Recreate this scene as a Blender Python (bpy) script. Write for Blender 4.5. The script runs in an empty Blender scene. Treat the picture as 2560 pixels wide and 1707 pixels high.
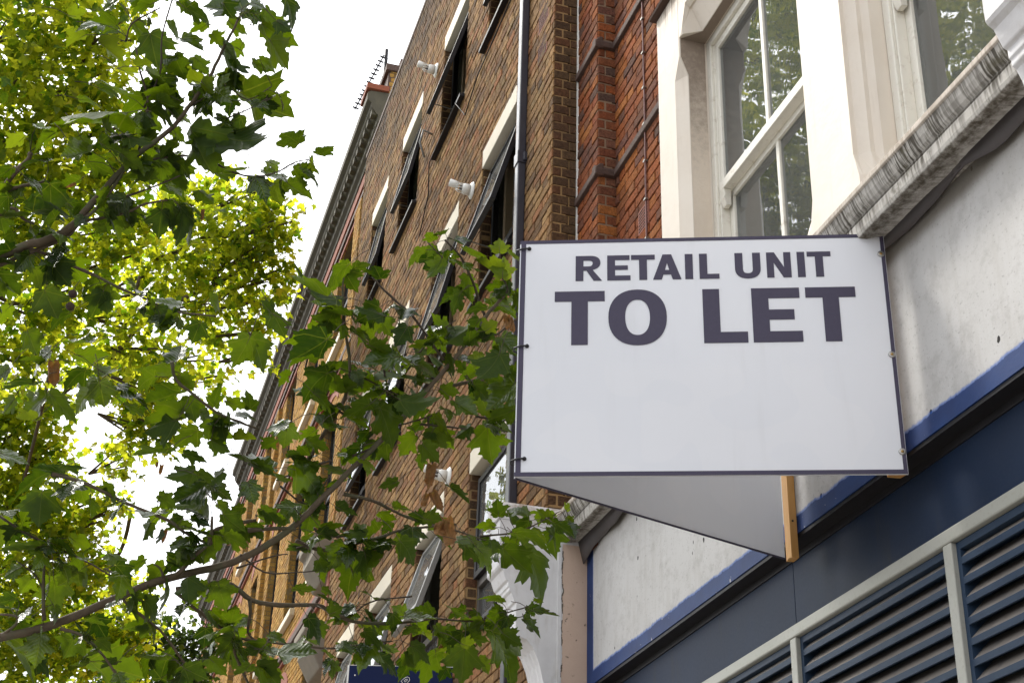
import bpy, bmesh, math, random
import numpy as np
from mathutils import Vector, Matrix
from mathutils.geometry import delaunay_2d_cdt

C = bpy.context.scene
COL = C.collection
R_ = math.radians

# ------------------------------------------------------------ camera, sky, sun, exposure
# world: x runs along the terrace away from the camera, y points out into the street, z is up;
# the camera sits at the origin, 1.6 m above the pavement
cam_d = bpy.data.cameras.new('camera')
cam = bpy.data.objects.new('camera', cam_d)
COL.objects.link(cam)
cam.matrix_world = Matrix(((-0.29044544, -0.44168129, -0.84885752, 0), (-0.9565405, 0.15804175, 0.24505731, 0), (0.0259177, 0.88314237, -0.46838854, 0), (0, 0, 0, 1)))
cam_d.sensor_width = 36
cam_d.lens = 52.607
cam_d.clip_start = 0.05
cam_d.clip_end = 2000
C.camera = cam

SUN_EL, SUN_AZ = 48, 36          # azimuth from +x towards +y
W = bpy.data.worlds.new('World')
C.world = W
W.use_nodes = True
wn = W.node_tree
bg = wn.nodes['Background']
sky = wn.nodes.new('ShaderNodeTexSky')
sky.sky_type = 'NISHITA'
sky.sun_disc = False
sky.sun_elevation = R_(SUN_EL)
sky.sun_rotation = R_(90 - SUN_AZ)
sky.air_density = 1.0
sky.dust_density = 6.0
sky.ozone_density = 1.0
hs = wn.nodes.new('ShaderNodeHueSaturation')     # thin bright cloud: almost no blue left
hs.inputs['Saturation'].default_value = 0.14
wn.links.new(sky.outputs[0], hs.inputs['Color'])
veil = wn.nodes.new('ShaderNodeMix')               # bright overcast veil, nearly even all round
veil.data_type = 'RGBA'
veil.inputs[0].default_value = 0.62
veil.inputs[7].default_value = (5.0, 5.1, 5.35, 1)
wn.links.new(hs.outputs[0], veil.inputs[6])
wn.links.new(veil.outputs[2], bg.inputs['Color'])
bg.inputs['Strength'].default_value = 0.15

sd = bpy.data.lights.new('sun', 'SUN')
sd.energy = 1.4
sd.angle = R_(12)
sd.color = (1, 0.95, 0.86)
sun = bpy.data.objects.new('sun', sd)
COL.objects.link(sun)
sv = Vector((math.cos(R_(SUN_EL)) * math.cos(R_(SUN_AZ)), math.cos(R_(SUN_EL)) * math.sin(R_(SUN_AZ)), math.sin(R_(SUN_EL))))
sun.rotation_euler = sv.to_track_quat('Z', 'Y').to_euler()
sun.location = sv * 40

C.view_settings.view_transform = 'Standard'
C.view_settings.look = 'None'
C.view_settings.exposure = 1.38
C.view_settings.gamma = 1
C.cycles.max_bounces = 8
C.cycles.transparent_max_bounces = 12
C.cycles.sample_clamp_indirect = 6

# ------------------------------------------------------------ object helpers
def world_of(o):
    return o.matrix_basis.copy() if o.parent is None else world_of(o.parent) @ o.matrix_parent_inverse @ o.matrix_basis

def link(name, me, parent=None):
    """all meshes are written in world coordinates; parenting keeps them where they are"""
    o = bpy.data.objects.new(name, me)
    COL.objects.link(o)
    if parent is not None:
        o.parent = parent
        o.matrix_parent_inverse = world_of(parent).inverted()
    return o

def tag(o, label, cat, group=None):
    o['label'] = label
    o['category'] = cat
    if group:
        o['group'] = group
    return o

def thing(name, label, cat, loc=(0, 0, 0), group=None):
    o = link(name, None)
    o.empty_display_size = 0.2
    o.location = loc
    return tag(o, label, cat, group)

class MB:
    """collects polygons for one mesh"""
    def __init__(s):
        s.v, s.f, s.m, s.r = [], [], [], []
    def add(s, vs, fs, m=0, r=0.0):
        n = len(s.v)
        s.v += [tuple(p) for p in vs]
        for f in fs:
            s.f.append(tuple(i + n for i in f)); s.m.append(m); s.r.append(r)
    def box(s, x0, x1, y0, y1, z0, z1, m=0, r=0.0, skip=''):
        x0, x1 = min(x0, x1), max(x0, x1); y0, y1 = min(y0, y1), max(y0, y1); z0, z1 = min(z0, z1), max(z0, z1)
        vs = [(x0, y0, z0), (x1, y0, z0), (x1, y1, z0), (x0, y1, z0), (x0, y0, z1), (x1, y0, z1), (x1, y1, z1), (x0, y1, z1)]
        s.add(vs, [(0, 3, 2, 1), (4, 5, 6, 7), (0, 1, 5, 4), (2, 3, 7, 6), (1, 2, 6, 5), (3, 0, 4, 7)], m, r)
    def obox(s, o, u, v, w, m=0):
        """box from corner o along three edge vectors"""
        o, u, v, w = Vector(o), Vector(u), Vector(v), Vector(w)
        vs = [o, o + u, o + u + v, o + v, o + w, o + u + w, o + u + v + w, o + v + w]
        fs = [(0, 3, 2, 1), (4, 5, 6, 7), (0, 1, 5, 4), (2, 3, 7, 6), (1, 2, 6, 5), (3, 0, 4, 7)]
        if u.cross(v).dot(w) < 0:
            fs = [f[::-1] for f in fs]
        s.add(vs, fs, m)
    def loft(s, secs, m=0, cap=True, close=True):
        n = len(secs[0]); b = len(s.v)
        for q in secs: s.v += [tuple(p) for p in q]
        for i in range(len(secs) - 1):
            for j in range(n if close else n - 1):
                k = (j + 1) % n
                s.f.append((b + i * n + j, b + i * n + k, b + (i + 1) * n + k, b + (i + 1) * n + j)); s.m.append(m); s.r.append(0)
        if cap:
            s.f.append(tuple(b + j for j in reversed(range(n)))); s.m.append(m); s.r.append(0)
            s.f.append(tuple(b + (len(secs) - 1) * n + j for j in range(n))); s.m.append(m); s.r.append(0)
    def ext_x(s, prof, x0, x1, m=0, n=1):
        """profile of (y, z) points swept along x"""
        s.loft([[(x0 + (x1 - x0) * i / n, p[0], p[1]) for p in prof] for i in range(n + 1)], m)
    def ext_z(s, prof, z0, z1, m=0):
        s.loft([[(p[0], p[1], z) for p in prof] for z in (z0, z1)], m)
    def tube(s, pts, rad, n=8, m=0, cap=True):
        pts = [Vector(p) for p in pts]
        rr = rad if isinstance(rad, (list, tuple)) else [rad] * len(pts)
        secs = []; a = None
        for i, p in enumerate(pts):
            t = (pts[min(i + 1, len(pts) - 1)] - pts[max(i - 1, 0)]).normalized()
            if a is None:
                a = t.orthogonal().normalized()
            a = (a - t * a.dot(t)).normalized()
            b = t.cross(a)
            secs.append([p + (a * math.cos(6.28318 * k / n) + b * math.sin(6.28318 * k / n)) * rr[i] for k in range(n)])
        s.loft(secs, m, cap)
    def lathe(s, o, ax, prof, n=20, m=0):
        """(distance along axis, radius) pairs turned round an axis"""
        ax = Vector(ax).normalized(); o = Vector(o); a = ax.orthogonal().normalized(); b = ax.cross(a)
        s.loft([[o + ax * d + (a * math.cos(6.28318 * k / n) + b * math.sin(6.28318 * k / n)) * max(r, 1e-4) for k in range(n)] for d, r in prof], m)
    def build(s, name, mats, parent=None, smooth=False, bevel=0, fix=True):
        me = bpy.data.meshes.new(name)
        me.from_pydata(s.v, [], s.f)
        mats = mats if isinstance(mats, (list, tuple)) else [mats]
        for m in mats: me.materials.append(m)
        if len(mats) > 1:
            me.polygons.foreach_set('material_index', s.m)
        if any(s.r):
            me.attributes.new('rnd', 'FLOAT', 'FACE').data.foreach_set('value', s.r)
        if fix:
            bm = bmesh.new(); bm.from_mesh(me)
            bmesh.ops.recalc_face_normals(bm, faces=bm.faces)
            bm.to_mesh(me); bm.free()
        if smooth:
            me.polygons.foreach_set('use_smooth', [True] * len(me.polygons))
        o = link(name, me, parent)
        if bevel:
            b = o.modifiers.new('bevel', 'BEVEL'); b.width = bevel; b.segments = 2; b.limit_method = 'ANGLE'; b.angle_limit = R_(40)
            b.harden_normals = False
        return o

# ------------------------------------------------------------ materials
class NT:
    def __init__(s, name):
        s.mat = bpy.data.materials.new(name); s.mat.use_nodes = True
        s.t = s.mat.node_tree; s.b = s.t.nodes['Principled BSDF']; s.out = s.t.nodes['Material Output']
    def n(s, kind, **kw):
        nd = s.t.nodes.new('ShaderNode' + kind)
        for k, v in kw.items():
            if k in nd.inputs.keys() if isinstance(k, str) else False: s.set(nd.inputs[k], v)
            else: setattr(nd, k, v)
        return nd
    def set(s, inp, v):
        if isinstance(v, bpy.types.NodeSocket): s.t.links.new(v, inp)
        elif hasattr(inp.default_value, '__len__') and not hasattr(v, '__len__'): inp.default_value = [v] * len(inp.default_value)
        elif hasattr(inp.default_value, '__len__') and len(inp.default_value) == 4 and len(v) == 3: inp.default_value = (*v, 1)
        else: inp.default_value = v
    def p(s, **kw):
        for k, v in kw.items():
            s.set(s.b.inputs[{'col': 'Base Color', 'rough': 'Roughness', 'spec': 'Specular IOR Level', 'metal': 'Metallic', 'normal': 'Normal', 'coat': 'Coat Weight', 'sheen': 'Sheen Weight'}[k]], v)
    def math(s, op, a, b=0.0, c=None):
        nd = s.t.nodes.new('ShaderNodeMath'); nd.operation = op
        s.set(nd.inputs[0], a); s.set(nd.inputs[1], b)
        if c is not None: s.set(nd.inputs[2], c)
        return nd.outputs[0]
    def mix(s, f, a, b, blend='MIX'):
        nd = s.t.nodes.new('ShaderNodeMix'); nd.data_type = 'RGBA'; nd.blend_type = blend
        s.set(nd.inputs[0], f); s.set(nd.inputs[6], a); s.set(nd.inputs[7], b)
        return nd.outputs[2]
    def pos(s):
        return s.n('NewGeometry').outputs['Position']
    def obj(s):
        return s.n('TexCoord').outputs['Object']
    def sep(s, v):
        nd = s.t.nodes.new('ShaderNodeSeparateXYZ'); s.set(nd.inputs[0], v); return nd.outputs
    def scale(s, v, sc):
        nd = s.t.nodes.new('ShaderNodeMapping'); s.set(nd.inputs[0], v); nd.inputs['Scale'].default_value = sc; return nd.outputs[0]
    def noise(s, v, scale=5, detail=4, rough=0.55, dist=0.0):
        nd = s.t.nodes.new('ShaderNodeTexNoise'); s.set(nd.inputs['Vector'], v)
        nd.inputs['Scale'].default_value = scale; nd.inputs['Detail'].default_value = detail; nd.inputs['Roughness'].default_value = rough; nd.inputs['Distortion'].default_value = dist
        return nd.outputs[0]
    def ramp(s, f, stops, interp='LINEAR'):
        nd = s.t.nodes.new('ShaderNodeValToRGB'); s.set(nd.inputs[0], f); cr = nd.color_ramp; cr.interpolation = interp
        while len(cr.elements) < len(stops): cr.elements.new(0.5)
        for e, (p_, c_) in zip(cr.elements, stops):
            e.position = p_; e.color = (*c_, 1) if hasattr(c_, '__len__') else (c_, c_, c_, 1)
        return nd.outputs[0]
    def step(s, v, a, b):
        nd = s.t.nodes.new('ShaderNodeMapRange'); nd.interpolation_type = 'SMOOTHSTEP'
        s.set(nd.inputs[0], v); s.set(nd.inputs[1], a); s.set(nd.inputs[2], b); return nd.outputs[0]
    def bump(s, h, strength=0.3, dist=0.01):
        nd = s.t.nodes.new('ShaderNodeBump'); s.set(nd.inputs['Height'], h); nd.inputs['Strength'].default_value = strength; nd.inputs['Distance'].default_value = dist
        s.p(normal=nd.outputs[0])

def plain(name, col, rough=0.5, var=0.12, nscale=14, bump=0.0, metal=0.0, spec=0.5):
    t = NT(name); n = t.noise(t.pos(), nscale, 5)
    t.p(col=t.mix(n, [c * (1 - var) for c in col], [min(1, c * (1 + var)) for c in col]), rough=t.math('MULTIPLY_ADD', n, 0.2, rough - 0.1), metal=metal, spec=spec)
    if bump: t.bump(t.noise(t.pos(), nscale * 4, 4), bump, 0.004)
    return t.mat

def brick_mat(name, cols, soot=None):
    t = NT(name); a = t.n('Attribute', attribute_name='rnd').outputs['Fac']
    base = t.ramp(a, [(i / (len(cols) - 1), c) for i, c in enumerate(cols)])
    p = t.pos(); n1 = t.noise(p, 60, 5, 0.7); n2 = t.noise(p, 9, 3); n3 = t.noise(p, 1.1, 3)
    c = t.mix(t.step(n1, 0.3, 0.75), t.mix(0.45, base, (0.035, 0.025, 0.018)), t.mix(0.10, t.mix(1.0, base, (1.15, 1.1, 1.05), 'MULTIPLY'), (0.5, 0.33, 0.18)))
    c = t.mix(t.step(t.noise(p, 130, 2), 0.62, 0.7), c, (0.02, 0.016, 0.013))
    c = t.mix(t.math('MULTIPLY', t.step(n2, 0.52, 0.75), 0.45), c, (0.05, 0.035, 0.025))
    c = t.mix(t.math('MULTIPLY', t.step(n3, 0.45, 0.8), 0.35), c, (0.06, 0.045, 0.035))
    if soot:
        z = t.sep(p)[2]
        k = t.step(t.math('ADD', z, t.math('MULTIPLY', t.math('SUBTRACT', n3, 0.5), 1.6)), soot[0], soot[1])
        c = t.mix(t.math('MULTIPLY', k, 0.72), c, (0.028, 0.024, 0.02))
    t.p(col=c, rough=0.9, spec=0.08)
    t.bump(n1, 0.5, 0.006)
    return t.mat

def mortar_mat(name, col):
    t = NT(name); p = t.pos(); n = t.noise(p, 40, 5, 0.7)
    t.p(col=t.mix(t.math('MULTIPLY', t.step(t.noise(p, 2.5, 3), 0.45, 0.75), 0.5), t.mix(n, [c * 0.62 for c in col], col), (0.06, 0.05, 0.04)), rough=0.95, spec=0.1)
    t.bump(n, 0.5, 0.005)
    return t.mat

M = {}
M['brown_brick'] = brick_mat('brown_brick', [(0.244, 0.138, 0.061), (0.096, 0.059, 0.035), (0.309, 0.183, 0.078), (0.199, 0.105, 0.050), (0.385, 0.241, 0.104), (0.302, 0.131, 0.057), (0.129, 0.076, 0.041), (0.334, 0.197, 0.081), (0.219, 0.150, 0.071)], soot=(9.6, 11.6))
M['brown_quoin'] = brick_mat('brown_quoin', [(0.086, 0.045, 0.025), (0.051, 0.032, 0.021), (0.121, 0.050, 0.025), (0.071, 0.045, 0.026), (0.101, 0.060, 0.032)])
M['brown_mortar'] = mortar_mat('brown_mortar', (0.396, 0.254, 0.118))
M['quoin_mortar'] = mortar_mat('quoin_mortar', (0.27, 0.175, 0.085))
M['red_brick'] = brick_mat('red_brick', [(0.272, 0.070, 0.022), (0.136, 0.044, 0.026), (0.352, 0.112, 0.026), (0.240, 0.060, 0.024), (0.076, 0.049, 0.046), (0.320, 0.085, 0.024), (0.192, 0.058, 0.031), (0.384, 0.136, 0.033), (0.120, 0.058, 0.054), (0.288, 0.078, 0.024)])
M['red_mortar'] = mortar_mat('red_mortar', (0.30, 0.21, 0.14))
M['yellow_brick'] = brick_mat('yellow_brick', [(0.456, 0.267, 0.061), (0.373, 0.197, 0.046), (0.525, 0.322, 0.082), (0.275, 0.161, 0.046), (0.496, 0.281, 0.061), (0.414, 0.197, 0.050)], soot=(12.3, 14))
M['yellow_mortar'] = mortar_mat('yellow_mortar', (0.24, 0.17, 0.09))
M['dark_brick'] = plain('dark_brick', (0.075, 0.043, 0.032), 0.85, 0.6, 22, 0.6)
M['red_rubber'] = plain('red_rubbed_brick', (0.22, 0.058, 0.026), 0.85, 0.35, 20, 0.4)
M['sooty_stone'] = plain('sooty_stone', (0.075, 0.066, 0.045), 0.9, 0.5, 7, 0.5)
M['black_metal'] = plain('black_metal', (0.012, 0.011, 0.013), 0.5, 0.2, 14, 0, 0, 0.3)
M['bronze_metal'] = plain('bronze_metal', (0.085, 0.075, 0.065), 0.4, 0.15)
M['grey_metal'] = plain('grey_metal', (0.20, 0.20, 0.19), 0.4, 0.15)
M['pipe'] = plain('pipe_paint', (0.032, 0.032, 0.045), 0.33, 0.15, 10, 0, 0, 0.6)
M['lintel_white'] = plain('lintel_white', (0.668, 0.606, 0.484), 0.7, 0.06, 6, 0.1)
M['white_plastic'] = plain('white_plastic', (0.80, 0.80, 0.76), 0.4, 0.03)
M['terracotta'] = plain('terracotta', (0.30, 0.11, 0.075), 0.85, 0.15)
M['dark_void'] = plain('vent_void', (0.015, 0.008, 0.007), 0.9)
M['room_wall'] = plain('room_wall', (0.55, 0.56, 0.50), 0.9, 0.05)
M['blind'] = plain('blind_cloth', (0.58, 0.60, 0.55), 0.9, 0.06)
M['lead'] = plain('lead_flashing', (0.085, 0.075, 0.075), 0.6, 0.3, 9, 0.3)
M['pine'] = None
M['tie'] = plain('tie_plastic', (0.012, 0.012, 0.014), 0.4)
M['steel'] = plain('steel', (0.35, 0.34, 0.32), 0.35, 0.2, 30, 0, 0.8)
M['brass'] = plain('brass', (0.35, 0.22, 0.07), 0.4, 0.2, 30, 0, 0.7)
M['asphalt'] = plain('asphalt', (0.05, 0.05, 0.05), 0.9, 0.2, 30, 0.3)
M['paving'] = plain('paving', (0.27, 0.25, 0.22), 0.85, 0.15, 3, 0.2)
M['dark_wood'] = plain('room_frame', (0.25, 0.17, 0.10), 0.7)
M['cable_red'] = plain('cable_red', (0.20, 0.10, 0.09), 0.6)
M['board_blue'] = plain('board_blue', (0.006, 0.013, 0.060), 0.6, 0.1, 14, 0, 0, 0.15)
M['concrete'] = plain('rough_stone', (0.22, 0.19, 0.15), 0.9, 0.35, 5, 0.5)

def mk():
    # aged cream paint on render
    t = NT('cream_stucco'); p = t.pos(); x, y, z = t.sep(p); n = t.noise(p, 3.2, 5); f = t.noise(p, 40, 4)
    c = t.mix(n, (0.64, 0.555, 0.455), (0.75, 0.70, 0.63))
    c = t.mix(t.math('MULTIPLY', t.step(t.noise(t.scale(p, (9, 9, 0.9)), 3, 4), 0.55, 0.85), 0.30), c, (0.42, 0.33, 0.25))
    # grime low on the piers and streaks under the top edge
    c = t.mix(t.math('MULTIPLY', t.step(t.math('ADD', z, t.math('MULTIPLY', n, 0.5)), 3.75, 3.3), 0.35), c, (0.50, 0.36, 0.26))
    drip = t.step(t.noise(t.scale(p, (26, 26, 1.2)), 2, 3), 0.42, 0.62)
    c = t.mix(t.math('MULTIPLY', t.math('MULTIPLY', t.step(z, 5.62, 5.84), drip), 0.75), c, (0.17, 0.11, 0.07))
    t.p(col=c, rough=0.62, spec=0.35)
    t.bump(t.math('ADD', t.math('MULTIPLY', t.noise(p, 7, 3), 1.0), t.math('MULTIPLY', f, 0.25)), 0.30, 0.012)
    M['stucco'] = t.mat
    # the never-washed reveal of the window head
    t = NT('grimy_stucco'); p = t.pos(); x, y, z = t.sep(p); n = t.noise(p, 18, 6, 0.75)
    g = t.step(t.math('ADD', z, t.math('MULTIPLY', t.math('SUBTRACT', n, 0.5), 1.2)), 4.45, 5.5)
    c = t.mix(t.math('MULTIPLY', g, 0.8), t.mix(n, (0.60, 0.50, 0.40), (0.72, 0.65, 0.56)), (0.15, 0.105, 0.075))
    t.p(col=c, rough=0.8, spec=0.2); t.bump(n, 0.5, 0.008)
    M['stucco_grimy'] = t.mat
    # white sash paint
    t = NT('sash_paint'); p = t.pos(); n = t.noise(p, 22, 5, 0.7)
    c = t.mix(t.math('MULTIPLY', t.step(n, 0.52, 0.78), 0.55), (0.74, 0.71, 0.63), (0.36, 0.29, 0.21))
    t.p(col=c, rough=0.45); t.bump(n, 0.2, 0.003)
    M['sash'] = t.mat
    # stained stone sill: dark runs of water and lichen, darker crease and underside
    t = NT('stained_sill'); p = t.pos(); x, y, z = t.sep(p)
    q = t.n('CombineXYZ'); t.set(q.inputs[0], x); t.set(q.inputs[2], t.math('MULTIPLY', z, 0.10)); q = q.outputs[0]
    run = t.math('MULTIPLY_ADD', t.noise(q, 85, 2, 0.5), 0.6, t.math('MULTIPLY', t.noise(q, 27, 2, 0.5), 0.4)); big = t.noise(q, 3.5, 3, 0.6); n = t.noise(p, 30, 5, 0.7)
    clus = t.step(big, 0.32, 0.55); k = t.math('MULTIPLY', t.step(run, 0.43, 0.56), t.math('MULTIPLY_ADD', clus, 0.85, 0.15))
    c = t.mix(n, (0.38, 0.355, 0.315), (0.56, 0.545, 0.52))
    low = t.math('ADD', z, t.math('MULTIPLY', t.math('SUBTRACT', t.noise(q, 30, 2), 0.5), 0.16))
    c = t.mix(t.math('MULTIPLY', t.math('MULTIPLY', k, t.step(low, 3.05, 3.14)), 0.92), c, (0.05, 0.042, 0.03))
    c = t.mix(t.math('MULTIPLY', t.math('MULTIPLY', t.step(t.noise(p, 14, 5, 0.7), 0.5, 0.7), clus), 0.75), c, (0.09, 0.08, 0.05))
    c = t.mix(t.math('MULTIPLY', t.step(t.noise(q, 60, 1), 0.55, 0.62), 0.22), c, (0.055, 0.045, 0.032))
    c = t.mix(t.math('MULTIPLY', t.step(t.math('ABSOLUTE', t.math('SUBTRACT', z, 3.130)), 0.010, 0.003), 0.65), c, (0.06, 0.05, 0.04))
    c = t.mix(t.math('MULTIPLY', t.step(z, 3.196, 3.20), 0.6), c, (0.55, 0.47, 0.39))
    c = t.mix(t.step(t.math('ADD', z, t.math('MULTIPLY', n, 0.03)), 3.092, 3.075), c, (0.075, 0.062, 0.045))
    t.p(col=c, rough=0.85, spec=0.2); t.bump(n, 0.2, 0.004)
    M['sill'] = t.mat
    # grey-white rendered panel with a blue painted margin and small dark nicks
    t = NT('painted_render'); p = t.pos(); x, y, z = t.sep(p)
    n = t.noise(p, 2.3, 5); st = t.noise(t.scale(p, (6, 6, 0.8)), 3.0, 5, 0.65)
    c = t.mix(n, (0.43, 0.42, 0.405), (0.575, 0.57, 0.565))
    c = t.mix(t.math('MULTIPLY', t.step(st, 0.45, 0.75), 0.35), c, (0.38, 0.36, 0.33))
    c = t.mix(t.math('MULTIPLY', t.step(t.noise(p, 11, 6, 0.75), 0.47, 0.68), 0.45), c, (0.33, 0.315, 0.30))
    c = t.mix(t.math('MULTIPLY', t.step(t.noise(p, 70, 3, 0.7), 0.60, 0.68), 0.45), c, (0.22, 0.21, 0.20))
    v = t.n('TexVoronoi'); t.set(v.inputs['Vector'], t.scale(p, (1, 1, 0.7))); v.inputs['Scale'].default_value = 8.5
    nick = t.math('MULTIPLY', t.step(t.math('ADD', v.outputs['Distance'], t.math('MULTIPLY', t.math('SUBTRACT', t.noise(p, 60, 2), 0.5), 0.08)), 0.085, 0.065), t.step(t.sep(v.outputs['Color'])[0], 0.42, 0.44))
    c = t.mix(nick, c, (0.02, 0.018, 0.016))
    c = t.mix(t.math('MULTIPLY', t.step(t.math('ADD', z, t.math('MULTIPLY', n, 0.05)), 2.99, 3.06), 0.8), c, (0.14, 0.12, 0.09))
    wob = t.math('ADD', t.math('MULTIPLY', t.math('SUBTRACT', t.noise(p, 5.5, 3), 0.5), 0.032), t.math('MULTIPLY', t.math('SUBTRACT', t.noise(p, 45, 3), 0.5), 0.018))
    zz = t.math('ADD', z, wob); xx = t.math('ADD', x, t.math('MULTIPLY', wob, 0.35))
    blue = t.math('MAXIMUM', t.step(zz, 2.298, 2.293), t.step(xx, 7.742, 7.748))
    thin = t.math('MAXIMUM', t.step(zz, 2.312, 2.298), t.step(xx, 7.734, 7.742))
    bc = t.mix(t.noise(p, 6, 4), (0.009, 0.018, 0.072), (0.012, 0.052, 0.19))
    bc = t.mix(t.step(t.noise(p, 26, 4), 0.70, 0.72), bc, (0.45, 0.45, 0.46))
    c = t.mix(t.math('MULTIPLY', thin, 0.75), c, (0.02, 0.10, 0.38))
    c = t.mix(blue, c, bc)
    t.p(col=c, rough=t.math('MULTIPLY_ADD', blue, -0.3, 0.85), spec=0.3)
    t.bump(t.math('ADD', n, t.math('MULTIPLY', t.noise(p, 60, 4), 0.4)), 0.25, 0.006)
    M['render_panel'] = t.mat
    # navy shop fascia
    t = NT('navy_paint'); p = t.pos(); n = t.noise(p, 1.6, 4); f = t.noise(p, 70, 3)
    c = t.mix(n, (0.006, 0.0115, 0.024), (0.009, 0.024, 0.062)); c = t.mix(t.math('MULTIPLY', t.step(t.noise(t.scale(p, (4, 4, 0.6)), 3, 4), 0.55, 0.8), 0.4), c, (0.03, 0.028, 0.022))
    t.p(col=c, rough=t.math('MULTIPLY_ADD', f, 0.15, 0.42), spec=0.16); t.bump(f, 0.08, 0.002)
    M['navy'] = t.mat
    t = NT('navy_louvre'); p = t.pos(); n = t.noise(p, 25, 4); N_ = t.sep(t.n('NewGeometry').outputs['Normal'])[2]
    c = t.mix(n, (0.015, 0.032, 0.065), (0.026, 0.048, 0.085))
    dust = t.math('MULTIPLY', t.step(N_, 0.25, 0.5), t.step(t.noise(p, 6, 4), 0.1, 0.45))
    c = t.mix(dust, c, t.mix(n, (0.12, 0.108, 0.097), (0.23, 0.205, 0.185)))      # street dust lying on the blades' upper faces
    t.p(col=c, rough=t.math('MULTIPLY_ADD', dust, 0.4, 0.5), spec=0.25); M['louvre'] = t.mat
    t = NT('pale_trim'); p = t.pos(); n = t.noise(p, 2.2, 5); f = t.noise(p, 50, 4, 0.7)
    c = t.mix(n, (0.28, 0.285, 0.245), (0.41, 0.41, 0.375)); c = t.mix(t.math('MULTIPLY', t.step(f, 0.5, 0.8), 0.5), c, (0.20, 0.19, 0.13))
    t.p(col=c, rough=0.42, metal=0.1); M['trim'] = t.mat
    # console: chipped white paint, peach where it meets the fascia
    t = NT('console_paint'); p = t.pos(); x, y, z = t.sep(p); n = t.noise(p, 9, 5, 0.65); f = t.noise(p, 55, 4, 0.7)
    c = t.mix(n, (0.53, 0.52, 0.53), (0.74, 0.735, 0.74))
    c = t.mix(t.math('MULTIPLY', t.step(t.noise(t.scale(p, (5, 5, 1.2)), 5, 4), 0.5, 0.75), 0.35), c, (0.36, 0.32, 0.26))
    edge = t.math('ADD', y, t.math('MULTIPLY', t.math('SUBTRACT', t.noise(p, 22, 4), 0.5), 0.03))
    pe = t.math('MULTIPLY', t.step(edge, -2.608, -2.612), t.step(z, 3.06, 3.05))
    pc = t.mix(n, (0.50, 0.36, 0.28), (0.60, 0.46, 0.37))
    pc = t.mix(t.math('MULTIPLY', t.step(t.noise(p, 13, 5, 0.7), 0.60, 0.68), t.step(t.noise(p, 3, 2), 0.42, 0.6)), pc, (0.10, 0.075, 0.055))
    c = t.mix(pe, c, pc)
    c = t.mix(t.math('MULTIPLY', t.step(t.math('ABSOLUTE', t.math('ADD', edge, 2.61)), 0.006, 0.002), t.step(n, 0.5, 0.55)), c, (0.10, 0.08, 0.06))
    moss = t.math('MULTIPLY', t.step(z, 3.12, 3.24), t.step(n, 0.35, 0.65))
    c = t.mix(t.math('MULTIPLY', moss, 0.85), c, (0.22, 0.155, 0.085))
    t.p(col=c, rough=0.75, spec=0.3); t.bump(t.math('ADD', n, t.math('MULTIPLY', f, 0.6)), 0.35, 0.006)
    M['console'] = t.mat
    # sign board plastic with faint horizontal fluting
    t = NT('sign_white'); p = t.pos(); z = t.sep(p)[2]; n = t.noise(p, 3, 3)
    flute = t.math('SINE', t.math('MULTIPLY', z, 1100.0))
    gh = t.math('MULTIPLY', t.step(t.noise(p, 5.2, 0), 0.50, 0.515), t.step(z, 2.56, 2.50))
    gr = t.math('MULTIPLY', t.step(t.noise(t.scale(p, (9, 9, 0.7)), 2, 4), 0.56, 0.8), 0.16)
    t.p(col=t.mix(gr, t.mix(t.math('MULTIPLY', gh, 0.5), t.mix(n, (0.80, 0.82, 0.865), (0.83, 0.845, 0.88)), (0.85, 0.86, 0.89)), (0.55, 0.55, 0.55)), rough=0.42, spec=0.4)
    t.bump(t.math('ADD', t.math('MULTIPLY', flute, 0.5), t.math('MULTIPLY', t.noise(p, 4, 2), 6.0)), 0.05, 0.001)
    tl = t.n('BsdfTranslucent'); tl.inputs[0].default_value = (0.9, 0.9, 0.92, 1); mx = t.n('MixShader'); mx.inputs[0].default_value = 0.24      # twin-wall plastic lets some daylight through
    t.set(mx.inputs[1], t.b.outputs[0]); t.set(mx.inputs[2], tl.outputs[0]); t.set(t.out.inputs[0], mx.outputs[0]); M['sign_white'] = t.mat
    t = NT('sign_ink'); n = t.noise(t.pos(), 60, 3)
    t.p(col=t.mix(n, (0.044, 0.038, 0.068), (0.056, 0.048, 0.084)), rough=0.5, spec=0.3); M['ink'] = t.mat
    # pine batten
    t = NT('pine_wood'); p = t.pos(); g = t.noise(t.scale(p, (40, 40, 1.5)), 1.5, 5, 0.6)
    t.p(col=t.mix(g, (0.34, 0.155, 0.035), (0.60, 0.34, 0.11)), rough=0.6); t.bump(g, 0.2, 0.003); M['pine'] = t.mat
    # window glass: a dim clear pane with a strong mirror at grazing angles
    t = NT('window_glass'); n = t.noise(t.scale(t.pos(), (1, 1, 0.7)), 5, 2)
    fr = t.n('Fresnel'); fr.inputs['IOR'].default_value = 1.75
    bn = t.n('Bump'); t.set(bn.inputs['Height'], n); bn.inputs['Strength'].default_value = 0.02; bn.inputs['Distance'].default_value = 0.05
    gl = t.n('BsdfGlossy'); gl.inputs['Roughness'].default_value = 0.015; gl.inputs['Color'].default_value = (0.92, 0.95, 0.97, 1); t.set(gl.inputs['Normal'], bn.outputs[0])
    tr = t.n('BsdfTransparent'); tr.inputs['Color'].default_value = (0.62, 0.65, 0.64, 1)
    mx = t.n('MixShader'); t.set(mx.inputs[0], t.math('MULTIPLY', fr.outputs[0], 1.25)); t.set(mx.inputs[1], tr.outputs[0]); t.set(mx.inputs[2], gl.outputs[0])
    df = t.n('BsdfDiffuse'); df.inputs[0].default_value = (0.30, 0.30, 0.29, 1); m2 = t.n('MixShader')
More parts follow.
